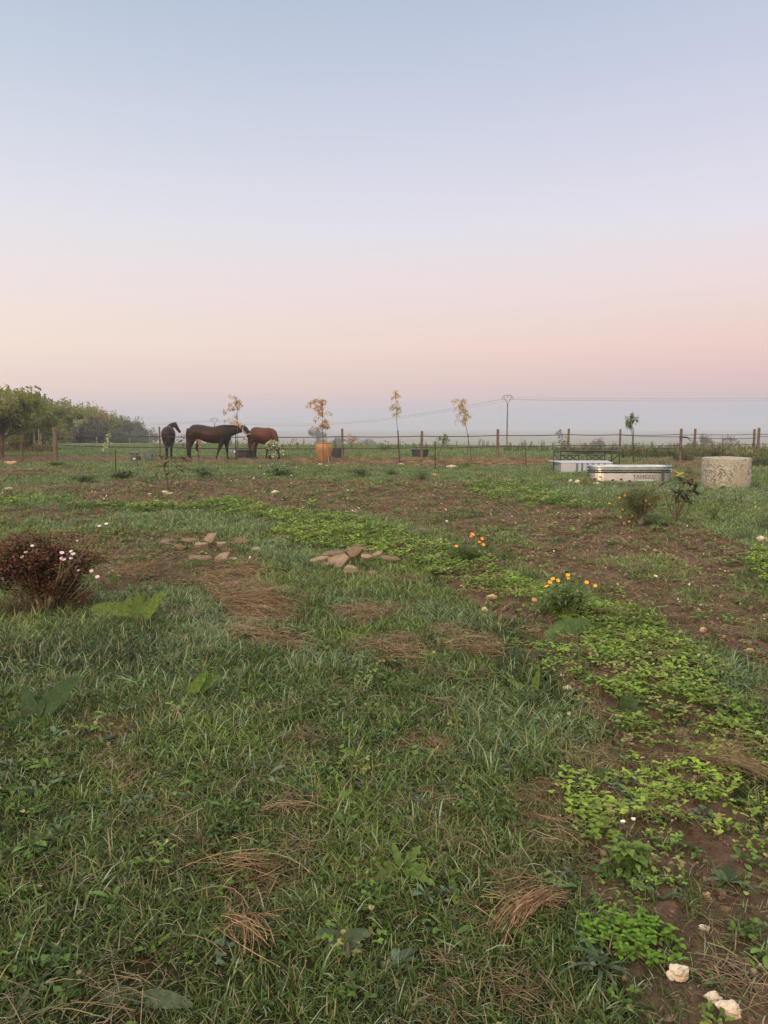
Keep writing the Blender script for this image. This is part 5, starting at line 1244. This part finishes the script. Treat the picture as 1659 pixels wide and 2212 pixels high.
for lb, x, y, w_, h_, th, rx, ry, rz, m_ in (
    ('tall wedge-shaped slab leaning upright in the left slab pile', 375, 145, 110, 80, .03, 62, -38, 0, slabl), ('big rounded flat slab at the back right of the left slab pile', 578, 132, 150, 60, .035, 48, 0, 0, stoneb),
    ('small blocky slab left of the upright wedge in the left pile', 312, 148, 78, 36, .06, 15, 0, 5, slabl), ('dark brown slab at the far left of the left pile', 100, 132, 120, 48, .05, 20, 5, 0, stoneb),
    ('short slab with a pale broken end in the middle of the left pile', 455, 190, 66, 34, .05, 10, 0, 12, slabl), ('pale wedge slab at the front of the left pile', 462, 235, 110, 78, .03, 55, -30, 0, slabl),
    ('small flat slab at the front right of the left pile', 527, 256, 86, 32, .05, 10, 0, -4, slabl), ('long layered slab at the front left of the left pile', 320, 250, 160, 48, .07, 12, 2, 0, stoneb),
    ('brown slab behind the dark one in the left pile', 240, 125, 100, 30, .05, 15, 0, 0, stoneb), ('small pale stone slab at the right end of the left pile', 690, 185, 50, 34, .05, 20, 0, 0, slabl), ('narrow dark slab sloping down at the left of the left pile', 172, 172, 60, 50, .04, 40, 25, 0, stoneb),
    ('flat slab at the back left of the right pile', 1220, 212, 150, 40, .06, 12, 0, 0, stoneb), ('broad slab lying highest in the right pile', 1375, 190, 140, 52, .07, 18, 0, 3, stoneb),
    ('slab at the back right of the right pile', 1470, 190, 95, 40, .06, 12, 5, 0, stoneb), ('largest slab, face tilted to the front, in the right pile', 1245, 252, 160, 82, .04, 50, -12, 0, slabl),
    ('dark wedge slab with a bright edge in the middle of the right pile', 1355, 240, 105, 76, .05, 48, -28, 0, stoneb), ('stubby slab right of the dark wedge in the right pile', 1435, 247, 64, 50, .06, 35, 0, 0, slabl),
    ('short tilted slab toward the right of the right pile', 1503, 216, 78, 40, .04, 35, -18, 0, slabl), ('long dull slab at the right end of the right pile', 1590, 250, 130, 48, .05, 18, 10, 0, stoneb),
    ('slab sinking into grass at the left end of the right pile', 1112, 258, 120, 42, .05, 14, -14, 0, slabl), ('small slab in the grass at the front of the right pile', 1330, 300, 76, 36, .04, 30, 0, 0, slabl),
    ('thin slab sunk in grass farthest to the front of the right pile', 1332, 341, 110, 22, .04, 10, 0, 0, stoneb), ('rounded slab half hidden in grass right of the thin sunk one', 1480, 347, 64, 32, .05, 30, 0, 0, stoneb),
    ('peaked top slab crowning the right pile', 1385, 162, 76, 34, .05, 30, 0, 0, stoneb), ('thin slanting slab at the lower left of the right pile', 1165, 285, 110, 34, .03, 20, -18, 0, slabl)):
    px, py = zq(x, y); slab(lb, px, py, w_ * .37, h_ * .34, th * 1.05, rx, ry, rz, m_)

# ------------------------------------------------------------------ flowering plants, shrubs and weeds with a shape of their own
def flower(par, p, r, m_, n=5, up=(0, -.5, 1), cm=None, cup=.25, name='flower'):
    b = Buf(); u = Vector(up).normalized(); a = u.orthogonal().normalized(); e = u.cross(a)
    for k in range(n):
        an = k * 6.283 / n + random.uniform(-.15, .15); rd = a * math.cos(an) + e * math.sin(an)
        b.leaf((0, 0, 0), rd + u * cup, r, r * (1.7 if n < 7 else .62), .1, 3, .2, prof=lambda t: math.sin(math.pi * (t * .75 + .12)) ** .7, up=u)
    if cm: b.tube([(0, 0, 0), u * r * .25], r * .25, 8, mi=1)
    o = b.obj(name, [m_, cm] if cm else m_, par, p); return o
def leafy(name, label, cat, base, box, mtl, n, L, W, stem=oldwood, nst=9, flowers=(), fr=.02, fm=None, fc=None, fn=5, depth=None, spread=1.0, droop=.7, top_bias=.8, prof=None, stemr=.004, rrange=(0, 1), hollow=False, wavy=0, vol=.6, thr=-.5):
    """base: foot (px,py); box: outline of the foliage"""
    g = G(*base); y = g.y; k = y / FPX; T = empty(name, g, label, cat)
    x0, y0, x1, y1 = box; xa, xb = P(x0, 1000, y).x - g.x, P(x1, 1000, y).x - g.x; zt = max(.03, P(base[0], y0, y).z - g.z); zb = max(0, P(base[0], y1, y).z - g.z)
    dp = depth or (xb - xa) * .4; b = Buf(); lf = Buf(); tips = []
    for i in range(nst):
        u = random.random(); tip = Vector((xa + (xb - xa) * (i + .5) / nst + random.uniform(-.03, .03), random.uniform(-dp, dp), zb + (zt - zb) * random.uniform(.55, 1.0) * (1 - .5 * abs((i + .5) / nst - .5) ** 1.5)))
        q = Vector((tip.x * .35, tip.y * .35, tip.z * .55)); b.tube([(tip.x * .08, tip.y * .08, -.02), q, tip], [stemr * 1.5, stemr, stemr * .5], 5); tips.append((q, tip))
    for i in range(n):
        q, tip = random.choice(tips); t = random.random() ** top_bias; c = (Vector((q.x * .3, q.y * .3, q.z * .4)).lerp(q, t * 2) if t < .5 else q.lerp(tip, (t - .5) * 2)); an = random.random() * 6.28
        c = c + Vector((random.uniform(-1, 1), random.uniform(-1, 1), 0)) * (xb - xa) * .05 * spread
        if hollow and c.z < zb: continue
        if random.random() < vol:
            d = Vector((random.gauss(0, 1), random.gauss(0, 1), random.gauss(0, 1))).normalized() * random.random() ** .4
            c = Vector(((xa + xb) / 2 + d.x * (xb - xa) * .5, d.y * dp, (zt + zb) / 2 + d.z * (zt - zb) * .5)) * 1.0
            if mn.noise(c * (2.2 / max(.15, xb - xa))) * 1.2 + mn.noise(c * (7 / max(.15, xb - xa))) * .8 < thr + .45 * d.length ** 3 - (.5 if c.z > zt * .6 and d.length < .7 else 0): continue
        lf.leaf(c, (math.cos(an), math.sin(an), random.uniform(-.1, 1.2)), L * random.uniform(.6, 1.15), W * random.uniform(.7, 1.1), droop, 4 if L > .08 else 2, .25, rnd=random.uniform(*rrange), prof=prof, wavy=wavy)
    b.obj('stem', stem, T); lf.obj('foliage', mtl, T)
    for fx_, fy_ in flowers:
        p = P(fx_, fy_, y - dp * .6) - g; p.z = max(p.z, .02); flower(T, p, fr * random.uniform(.85, 1.15), fm, fn, cm=fc, up=(random.uniform(-.4, .4), -random.uniform(.3, .9), 1))
        bb_ = Buf(); bb_.tube([(p.x * .55, p.y * .5, p.z * .4), (p.x * .9, p.y * .9, p.z * .8), p], stemr * .5, 4); bb_.obj('stalk', stem, T)
    return T
Label_ = leafmat('bronze_foliage', (.06, .033, .02), (.22, .08, .05), trans=.2, dry=(.11, .15, .045))
Lfresh = leafmat('fresh_leaves', (.07, .12, .03), (.14, .22, .05), trans=.3, rough=.4)
Lcal = leafmat('calendula_leaves', (.055, .10, .035), (.11, .17, .05), trans=.25, rough=.4)
Lblue = leafmat('blue_green_leaves', (.055, .085, .045), (.12, .16, .10), trans=.25)
Lmint = leafmat('mint_leaves', (.08, .17, .02), (.15, .27, .035), trans=.3, rough=.4)
Lred = leafmat('red_leaves', (.22, .05, .035), (.32, .10, .06), trans=.2)
Ldockm = leafmat('dock_leaves', (.05, .09, .025), (.105, .16, .035), trans=.25, rough=.4)
Lgrey = leafmat('grey_green_leaves', (.05, .078, .045), (.085, .12, .07), trans=.2, rough=.45)
Ldry = leafmat('dry_grass', (.10, .075, .04), (.20, .15, .085), trans=.1, rough=.8)
Lstraw = leafmat('straw_strands', (.07, .043, .025), (.33, .22, .12), trans=.1, rough=.7)
Lcos = leafmat('cosmos_foliage', (.06, .08, .025), (.17, .17, .06), trans=.2, dry=(.15, .08, .04))
Lweed = leafmat('dark_weed_leaves', (.035, .06, .022), (.075, .115, .04), trans=.2)
greenst = mat('green_stem', (.12, .16, .06), .6)
orange = mat('orange_petal', (.60, .17, .015), .6, (.62, .24, .02), 30); yellow = mat('yellow_petal', (.60, .27, .02), .6, (.66, .36, .03), 30); pinkw = mat('pale_pink_petal', (.45, .33, .37), .6, (.55, .45, .48), 30)
maroon = mat('maroon_petal', (.06, .012, .012), .7); white_ = mat('white_petal', (.55, .55, .5), .6); gold = mat('flower_centre', (.45, .2, .03), .8)
def zz_(x, y, ox, oy, f): return (ox + x * f, oy + y * f)
ab = [zz_(x, y, 0, 1128, .16) for x, y in ((835, 415), (830, 490), (865, 505), (960, 395), (985, 430), (955, 490), (350, 410), (300, 470), (435, 320), (130, 600), (105, 625), (20, 635), (35, 765), (1060, 655), (1235, 660), (1315, 740), (160, 725))]
T = leafy('abelia_shrub', 'bronze-leaved shrub with small pale pink flowers at the left edge', 'shrub', (92, 1326), (-80, 1146, 244, 1318), Label_, 26000, .036, .023, nst=12, vol=.9, thr=-.30, flowers=ab, fr=.016, fm=pinkw, depth=.34, top_bias=.45, stemr=.004, spread=2.2)
g = T.location; b = Buf(); lf = Buf()
for tx, ty in ((165, 1075), (160, 1130), (120, 1085), (215, 1138), (185, 1105), (100, 1150), (92, 1160), (232, 1132), (40, 1165), (15, 1140)):
    q = P(tx, ty, g.y) - g; b.tube([(.02, 0, .02), q * .5 + Vector((.02, 0, .04)), q], [.005, .004, .002], 5)
    for k in range(46):
        c = q * random.uniform(.72, 1.0) + Vector((random.gauss(0, .022), random.gauss(0, .03), random.gauss(0, .018))); an = random.random() * 6.28
        lf.leaf(c, (math.cos(an), math.sin(an), .4), .026, .014, .5, 2)
b.obj('upper_branch', oldwood, T); lf.obj('upper_leaves', Label_, T)
for fx_, fy_ in ((215, 1136.5), (230, 1132)): flower(T, P(fx_, fy_, g.y) - g, .016, pinkw)
bt = Buf()
for k in range(420):
    x = random.gauss(-.08, .22); y = random.gauss(-.02, .12); bt.blade((x, y, 0), random.random() * 6.28, random.uniform(.1, .9), random.uniform(.1, .28), .0035, random.uniform(.3, 1.6))
tag(bt.obj('dry_grass_clump', Ldry, None, g + Vector((0, .03, 0))), 'dead brown grass around the foot of the bronze-leaved shrub', 'dry grass')

def dock(label, base, leaves, mtl=Ldockm, name='dock_plant', cat='plant', wavy=.06, fold=.42):
    g = G(*base); T = empty(name, g, label, cat); y = g.y
    for tx, ty, wr, dy, dr, r_ in leaves:
        q = P(tx, ty, y + dy) - g; q.z = max(q.z, .015)
        L = q.length * 1.08; b = Buf(); d = q.normalized(); d = (d + Vector((0, 0, dr * .5))).normalized()
        b.leaf((0, 0, .0), d, L, L * wr, dr, 9, fold, rnd=r_, wavy=wavy, up=(0, -.75, .65), prof=lambda t: .06 + .94 * max(0, math.sin(math.pi * min(1, max(0, (t * .92 + .03)) ** .8))) ** .75)
        b.obj('leaf', mtl, T, smooth=True)
    return T
dock('broad-leaved dock with large upright yellow-green leaves right of the bronze shrub', (299, 1352), [(351, 1283, .34, .05, .1, .75), (298, 1284, .36, .1, .1, .4), (205, 1312, .42, .1, .5, .55), (232, 1344, .36, -.12, .4, .1), (330, 1335, .4, .1, .3, .3), (275, 1300, .42, .2, .3, .6), (250, 1322, .4, .05, .4, .9), (320, 1310, .25, .2, .3, .0), (345, 1322, .25, .1, .5, .4)], leafmat('mid_dock_leaves', (.05, .085, .022), (.115, .165, .035)))
dock('dock plant with one big oval leaf, low in the grass at the left edge', (78, 1560), [(162, 1468, .36, .08, .2, .25), (52, 1487, .34, .1, .1, .2), (22, 1540, .3, .0, .3, .5), (100, 1500, .25, .05, .2, .8), (60, 1602, .35, -.12, .5, .1), (10, 1600, .35, -.1, .5, .1), (120, 1585, .3, -.05, .5, .9), (40, 1520, .22, .1, .3, .7), (140, 1540, .2, .1, .5, .4)], leafmat('dark_dock_leaves', (.035, .065, .03), (.075, .12, .04)))
dock('yellow-green dandelion leaf rising from the grass left of centre', (405, 1512), [(445, 1455, .34, .0, .15, 1.0), (470, 1462, .3, .05, .2, .6), (380, 1495, .3, .0, .4, .4)], wavy=.12)
dock('thistle-like rosette of toothed pale green leaves in the foreground centre', (868, 1880), [(850, 1735 + 90, .3, .03, .3, .3), (905, 1760 + 70, .32, .05, .3, .4), (935, 1925, .2, -.1, .4, .9), (800, 1880, .3, 0, .5, .5), (925, 1880, .3, 0, .5, .5), (800, 1925, .25, -.1, .4, .5)], leafmat('rosette_leaves', (.08, .14, .035), (.13, .21, .05)), 'weed_rosette', 'weed', .35)
dock('weed with dull grey-green oval leaves in the foreground centre', (740, 2040), [(665 + 25, 2010, .5, 0, .5, .2), (790, 2010, .5, 0, .5, .3), (700, 2065, .5, -.05, .5, .9), (755, 2095, .45, -.07, .5, .9), (735, 2000, .5, .05, .4, .4), (780, 2055, .4, -.02, .5, .6)], Lgrey, 'weed_rosette', 'weed', .05)
dock('dark leaves pressed in the grass at the bottom left', (300, 2160), [(255, 2150, .5, 0, .5, .2), (345, 2160, .5, 0, .5, .5), (410, 2190, .28, -.03, .5, .4), (290, 2190, .5, -.03, .5, .8), (225, 2165, .5, 0, .5, .3)], Lblue, 'weed_rosette', 'weed', .06)
dock('pair of oval dewy leaves at the lower left corner', (40, 2185), [(60, 2140, .4, .02, .3, .5), (20, 2170, .45, 0, .5, .5), (75, 2190, .4, -.02, .4, .2)], Lgrey, 'weed_rosette', 'weed', .03)
dock('green-leaved dock by the left straw heap, in front of the left slab pile', (470, 1222), [(400, 1238, .22, -.1, .4, .2), (440, 1220, .3, 0, .3, .4), (500, 1212, .3, .05, .3, .5), (520, 1225, .25, 0, .3, .5), (450, 1240, .3, -.1, .4, .1), (375, 1250, .2, -.15, .4, .2)])
dock('pair of round green leaves right of the bronze shrub', (252, 1262), [(240, 1247, .8, 0, .5, .5), (262, 1270, .7, -.02, .5, .6), (248, 1272, .7, -.04, .5, .4)])
dock('yellow-green dock leaf by the dark grass below the yellow flowers', (1152, 1500), [(1162, 1452, .3, 0, .1, 1), (1100, 1470, .2, 0, .3, .6), (1135, 1475, .25, .05, .2, .3)])
dock('dark green beet-like plant at the edge of the soil, right of centre', (1350, 1545), [(1345, 1505, .45, 0, .2, .2), (1375, 1512, .45, .02, .3, .3), (1318, 1530, .4, 0, .4, .4), (1388, 1530, .4, 0, .4, .4), (1340, 1550, .4, -.05, .5, .5), (1362, 1500, .4, .05, .3, .2)], Lweed, 'leafy_weed', 'weed', .15)
dock('second smaller dark green plant just right of the beet-like one', (1425, 1545), [(1410, 1520, .35, 0, .2, .5), (1442, 1522, .35, 0, .2, .6), (1430, 1512, .35, 0, .1, .4), (1400, 1540, .3, 0, .4, .5)], Lcal, 'leafy_weed', 'weed', .12)
leafy('leafy_weed', 'dense dark green ragged-leaved plant at the lower right', 'weed', (1378, 1888), (1345, 1815, 1430, 1880), Lfresh, 150, .055, .03, stem=greenst, nst=11, wavy=.3)
for (bx, by, lv) in ((1300, 2095, [(1262, 2040, 0), (1215, 2085, -.05), (1258, 2010, .05), (1350, 2090, -.03), (1290, 2170, -.12), (1330, 2150, -.1), (1240, 2110, 0), (1375, 2100, 0)]), (1430, 1945, [(1400, 1890, 0), (1470, 1925, 0), (1475, 1935, -.02), (1380, 1905, .03)]), (1570, 1910, [(1530, 1905, 0), (1600, 1915, 0), (1622, 1940, -.05), (1560, 1880, .03)])):
    g = G(bx, by); lb = {1300: 'curling grey-green oat leaves in front of the mint', 1430: 'long arching grey-green blades above the mint', 1570: 'drooping grey-green blades on bare soil at the right'}[bx]
    T = empty('oat_clump', g, lb, 'grass clump'); b = Buf()
    for tx, ty, dy in lv:
        q = P(tx, ty, g.y + dy) - g; q.z = max(q.z, .03)
        b.leaf((0, 0, 0), q.normalized() + Vector((0, 0, .7)), q.length * 1.4, .014, 1.7, 10, .3, prof=lambda t: (1 - t ** 3) * .95 + .05, twist=random.uniform(-1, 1))
    b.obj('leaves', Lgrey, T)
# mint
g = G(1355, 2070); T = empty('mint_patch', g, 'patch of bright green mint with oval leaves near the bottom right', 'herb'); b = Buf(); lf = Buf()
for k in range(86):
    u = random.random(); px = random.uniform(1250, 1470); py = random.uniform(1985, 2095)
    if ((px - 1345) / 115) ** 2 + ((py - 2035) / 50) ** 2 > 1 and ((px - 1440) / 50) ** 2 + ((py - 2075) / 45) ** 2 > 1: continue
    q = G(px, py) - g; hgt = random.uniform(.03, .065); b.tube([q, q + Vector((0, 0, hgt))], .0015, 4); a0 = random.random() * 3
    for lv, (z, L) in enumerate(((.45, .024), (.75, .024), (1, .017))):
        for s in (0, math.pi):
            an = a0 + lv * math.pi / 2 + s; lf.leaf(q + Vector((0, 0, hgt * z)), (math.cos(an), math.sin(an), .45), L * random.uniform(.85, 1.2), L * .68, .7, 4, .2, prof=lambda t: math.sin(math.pi * (t * .9 + .06)) ** .7)
b.obj('stem', greenst, T); lf.obj('leaves', Lmint, T)
# straw bundle
def bundle(label, a, c, d, n, spread0, m_=Lstraw, L=1.0):
    g = G(*c); A, Cc, D = G(*a) - g, Vector((0, 0, .05)), G(*d) - g; b = Buf()
    for k in range(n):
        spread = spread0 * random.choice((.8, 1, 1.6, 2.4)); o1 = Vector((random.gauss(0, spread), random.gauss(0, spread), abs(random.gauss(0, .02)))); o2 = Vector((random.gauss(0, spread * 1.1), random.gauss(0, spread * 1.1), abs(random.gauss(0, .025)))); o3 = Vector((random.gauss(0, spread), random.gauss(0, spread * .8), .005 + abs(random.gauss(0, .01))))
        u0, u1 = random.uniform(0, .3), random.uniform(.7, 1.1)
        def bz(t): return (A + o1) * (1 - t) ** 2 + (Cc * 1.6 + o2) * 2 * t * (1 - t) + (D + o3) * t * t
        if random.random() < .4:
            q = bz(random.uniform(.1, .95)); q.z = random.uniform(.004, .035); an = random.random() * 6.28; dv = Vector((math.cos(an), math.sin(an), random.uniform(-.2, .25))) * random.uniform(.02, .08)
            b.tube([q - dv, q + Vector((0, 0, random.uniform(-.004, .01))), q + dv], random.uniform(.0009, .0016), 3); continue
        b.tube([bz(u0 + (u1 - u0) * i / 5) for i in range(6)], random.uniform(.0009, .0016), 3)
    tag(b.obj('straw_bundle', m_, None, g), label, 'straw')
bundle('thick golden bundle of arching straw near the bottom right', (1215, 1950), (1130, 1965), (1090, 2030), 150, .02)
bundle('grey-brown bundle of dry stalks lying across the right edge', (1680, 1700), (1600, 1668), (1500, 1640), 90, .05, Ldry)
bundle('tangle of dry straw in the grass left of the bottom centre', (590, 1860), (530, 1900), (480, 1870), 60, .05)
bundle('loose tuft of tan straw in the grass, lower left of centre', (560, 2050), (545, 2030), (500, 1990), 60, .05)
bundle('reddish heap of old straw right of the left slab pile', (560, 1255), (515, 1232), (470, 1250), 110, .12, Lstraw)
bundle('heap of rusty old straw left of the green dock leaves', (310, 1240), (330, 1225), (300, 1262), 110, .13, Lstraw)
bundle('flat mat of rusty straw below the reddish heap', (640, 1325), (580, 1300), (500, 1290), 100, .15, Lstraw)
# calendula and poppies
cf = [zz_(x, y, 1062, 1128, .36) for x, y in ((330, 385), (350, 360), (367, 341), (398, 350), (458, 318), (460, 338), (570, 362), (622, 382))]
T = leafy('calendula_plant', 'leafy plant with yellow-orange daisy flowers right of centre', 'flower', (1228, 1345), (1165, 1262, 1292, 1325), Lcal, 300, .085, .028, stem=greenst, nst=22, flowers=cf, fr=.016, fm=yellow, fc=gold, fn=11, depth=.14, droop=.6)
dock('hollyhock-like leaves spreading below the yellow flowers', (1235, 1375), [(1180, 1372, .8, 0, .5, .5), (1255, 1372, .9, 0, .3, .2), (1275, 1345, .7, .1, .4, .2), (1205, 1345, .7, .1, .4, .2), (1245, 1395, .8, -.05, .6, .1), (1225, 1335, .7, .1, .2, .2)], Lcal, 'mallow_plant', 'plant', .12)
pf = [(1018, 1159), (1041, 1164), (1035, 1171), (1044, 1177), (986, 1180), (1020, 1154)]
leafy('poppy_plant', 'feathery green plant with orange poppies in the middle of the garden', 'flower', (1018, 1215), (965, 1178, 1058, 1206), Lcal, 1300, .05, .012, stem=greenst, nst=18, vol=.8, flowers=pf, fr=.022, fm=orange, fn=4, depth=.14)
g = G(965, 1172); T = empty('dandelion', g, 'lone pale seed-headed stalk left of the orange poppies', 'flower'); b = Buf(); q = P(965, 1126, g.y) - g; b.tube([(0, 0, 0), (.01, 0, q.z * .5), q], .0035, 5); b.obj('stalk', Ldry, T)
b = Buf(); lump(b, .016, 3, (1, 1, 1), 2, .2); b.obj('seed_head', white_, T, q)
co = [zz_(x, y, 1161, 862.7, .3) for x, y in ((590, 708), (628, 692), (518, 750), (780, 730), (808, 755), (614, 795), (598, 850), (682, 842), (660, 880))]
leafy('cosmos_bush', 'loose brownish-green bush with small orange flowers in front of the tank', 'bush', (1385, 1135), (1330, 1044, 1436, 1130), Lcos, 5200, .055, .015, nst=20, vol=.8, flowers=co, fr=.019, fm=orange, fn=7, depth=.3, top_bias=.7, spread=1.2)
for px, py in ((1342, 1035), (1297, 1030), (1286, 1035), (1323, 1038), (1360, 1039), (1265, 1022)):
    pass
leafy('coneflower_plant', 'row of dark red coneflowers in front of the stock tank', 'flower', (1318, 1052), (1270, 1038, 1420, 1049), Lcal, 160, .07, .02, stem=greenst, nst=18, flowers=[(1342, 1036), (1297, 1031), (1285, 1036), (1324, 1038), (1360, 1040)], fr=.05, fm=maroon, fn=8, depth=.15)
leafy('daylily_clump', 'yellow-green strappy clump at the left end of the stock tank', 'plant', (1262, 1047), (1245, 1026, 1284, 1044), leafmat('yellow_green_blades', (.20, .21, .05), (.32, .26, .08)), 110, .14, .016, stem=greenst, nst=8, droop=1.1, depth=.2)
leafy('daylily_clump', 'yellow-green strappy clump in the lawn in front of the bench', 'plant', (1202, 1040), (1190, 1024, 1216, 1036), leafmat('lily_blades', (.18, .24, .05), (.30, .32, .08)), 90, .16, .016, stem=greenst, nst=8, droop=1.1, depth=.2)
leafy('leafy_clump', 'bright green feathery clump at the foot of the leaning yellow-leaved sapling', 'plant', (1008, 1011), (992, 998, 1024, 1009), Lfresh, 260, .12, .02, stem=greenst, nst=12, depth=.3)
for lb, bx, by, x0, y0, x1, mt in (
    ('low blue-green weed clump in front of the left legs of the middle horse', 438, 1032, 408, 1008, 470, Lweed), ('low dark green weed clump in front of the grazing horse, dotted with white flowers', 605, 1030, 575, 1010, 640, Lweed),
    ('low blue-green weed clump right of the terracotta jar', 780, 1030, 752, 1010, 806, Lblue), ('blue-green weed clump left of the orange-brown stone', 912, 1040, 890, 1014, 938, Lblue),
    ('low dark weed clump left of the left magnolia', 262, 1036, 225, 1018, 300, Lweed), ('dark weed clump at the left, between the wire gate and the magnolia', 180, 1042, 150, 1028, 212, Lweed),
    ('dark green bushy weed below the well ring', 1543, 1128, 1514, 1080, 1574, Lweed), ('dark green bush cut by the right edge of the photo', 1665, 1150, 1636, 1098, 1700, Lweed), ('bright green leafy weed at the right edge above the seedlings', 1615, 1168, 1580, 1130, 1645, Lfresh),
    ('green weed clump under the cosmos bush', 1420, 1138, 1390, 1110, 1450, Lweed), ('low green weeds in front of the wire gate', 125, 1008, 95, 997, 150, Lfresh), ('leafy green clump at the top of the seedling band', 705, 1128, 685, 1112, 725, Lweed),
    ('dark grass-green clump beside the dark bed below the yellow flowers', 1160, 1530, 1110, 1490, 1205, Lweed), ('dark green weed clump beside the black tub in the middle', 848, 1028, 828, 1014, 868, Lweed),
    ('green weeds growing beyond the fence by the tallest sapling', 828, 974, 815, 962, 850, Lweed)):
    w_ = (x1 - x0) / FPX * G(bx, by).y
    leafy('weed_clump', lb, 'weed', (bx, by), (x0, y0, x1, by - 4), mt, int(320 if w_ > .5 else 200), max(.04, min(.14, w_ * .13)), max(.015, min(.05, w_ * .045)), stem=greenst, nst=16, depth=w_ * .4, droop=.6)
for lb, bx, by, w_ in (('small red-leaved plant left of the left magnolia', 296, 1028, 10), ('small red-leaved plant by the left edge below the gate', 34, 1030, 9), ('tiny red-leaved plant left of the other red one by the gate', 21, 1030, 8), ('red-leaved plant beside the tan stone at the gate', 12, 1006, 12),
                       ('brownish-red low plant in the seedling band behind the bronze shrub', 215, 1110, 26), ('red-brown leaves beside the left seedling band', 115, 1105, 18)):
    leafy('red_plant', lb, 'plant', (bx, by), (bx - w_ / 2, by - 11, bx + w_ / 2, by - 2), Lred, 70, .05, .025, nst=6, depth=.12)
# white daisies and petals
n = 0
dl = empty('daisy_patch', G(600, 1020), 'small white daisies dotted in the grass before the grazing horse', 'flower', None)
for px, py in ((562, 1010), (580, 1008), (586, 1016), (571, 1028), (548, 1036), (594, 1027), (604, 1018), (620, 1016), (612, 1008), (640, 1012), (629, 1031)):
    g = G(px, py + 3); flower(dl, g - dl.location + Vector((0, 0, .10)), .02, white_, 6)

# ------------------------------------------------------------------ morning mist
hb_ = bpy.data.meshes.new('haze'); 
X0, X1, Y0, Y1, Z0, Z1 = -2700, 2700, -2700, 2700, -19.0, 12.0
hb_.from_pydata([(x, y, z) for z in (Z0, Z1) for y in (Y0, Y1) for x in (X0, X1)], [], [(0, 2, 3, 1), (4, 5, 7, 6), (0, 1, 5, 4), (2, 6, 7, 3), (0, 4, 6, 2), (1, 3, 7, 5)])
ho = bpy.data.objects.new('haze', hb_); COL.objects.link(ho); tag(ho, 'thin pale morning mist lying over the fields', 'haze', kind='stuff')
m = bpy.data.materials.new('haze'); m.use_nodes = True; t = m.node_tree; t.nodes.clear()
v = t.nodes.new('ShaderNodeVolumePrincipled'); v.inputs['Color'].default_value = (.52, .565, .65, 1); v.inputs['Density'].default_value = .0011; v.inputs['Anisotropy'].default_value = 0.0
oo = t.nodes.new('ShaderNodeOutputMaterial'); t.links.new(v.outputs[0], oo.inputs['Volume']); hb_.materials.append(m)

for o in COL.objects:      # a slab or stone lying here is a thing of its own
    if o.parent is None and 'kind' not in o and 'label' in o: o['kind'] = 'thing'
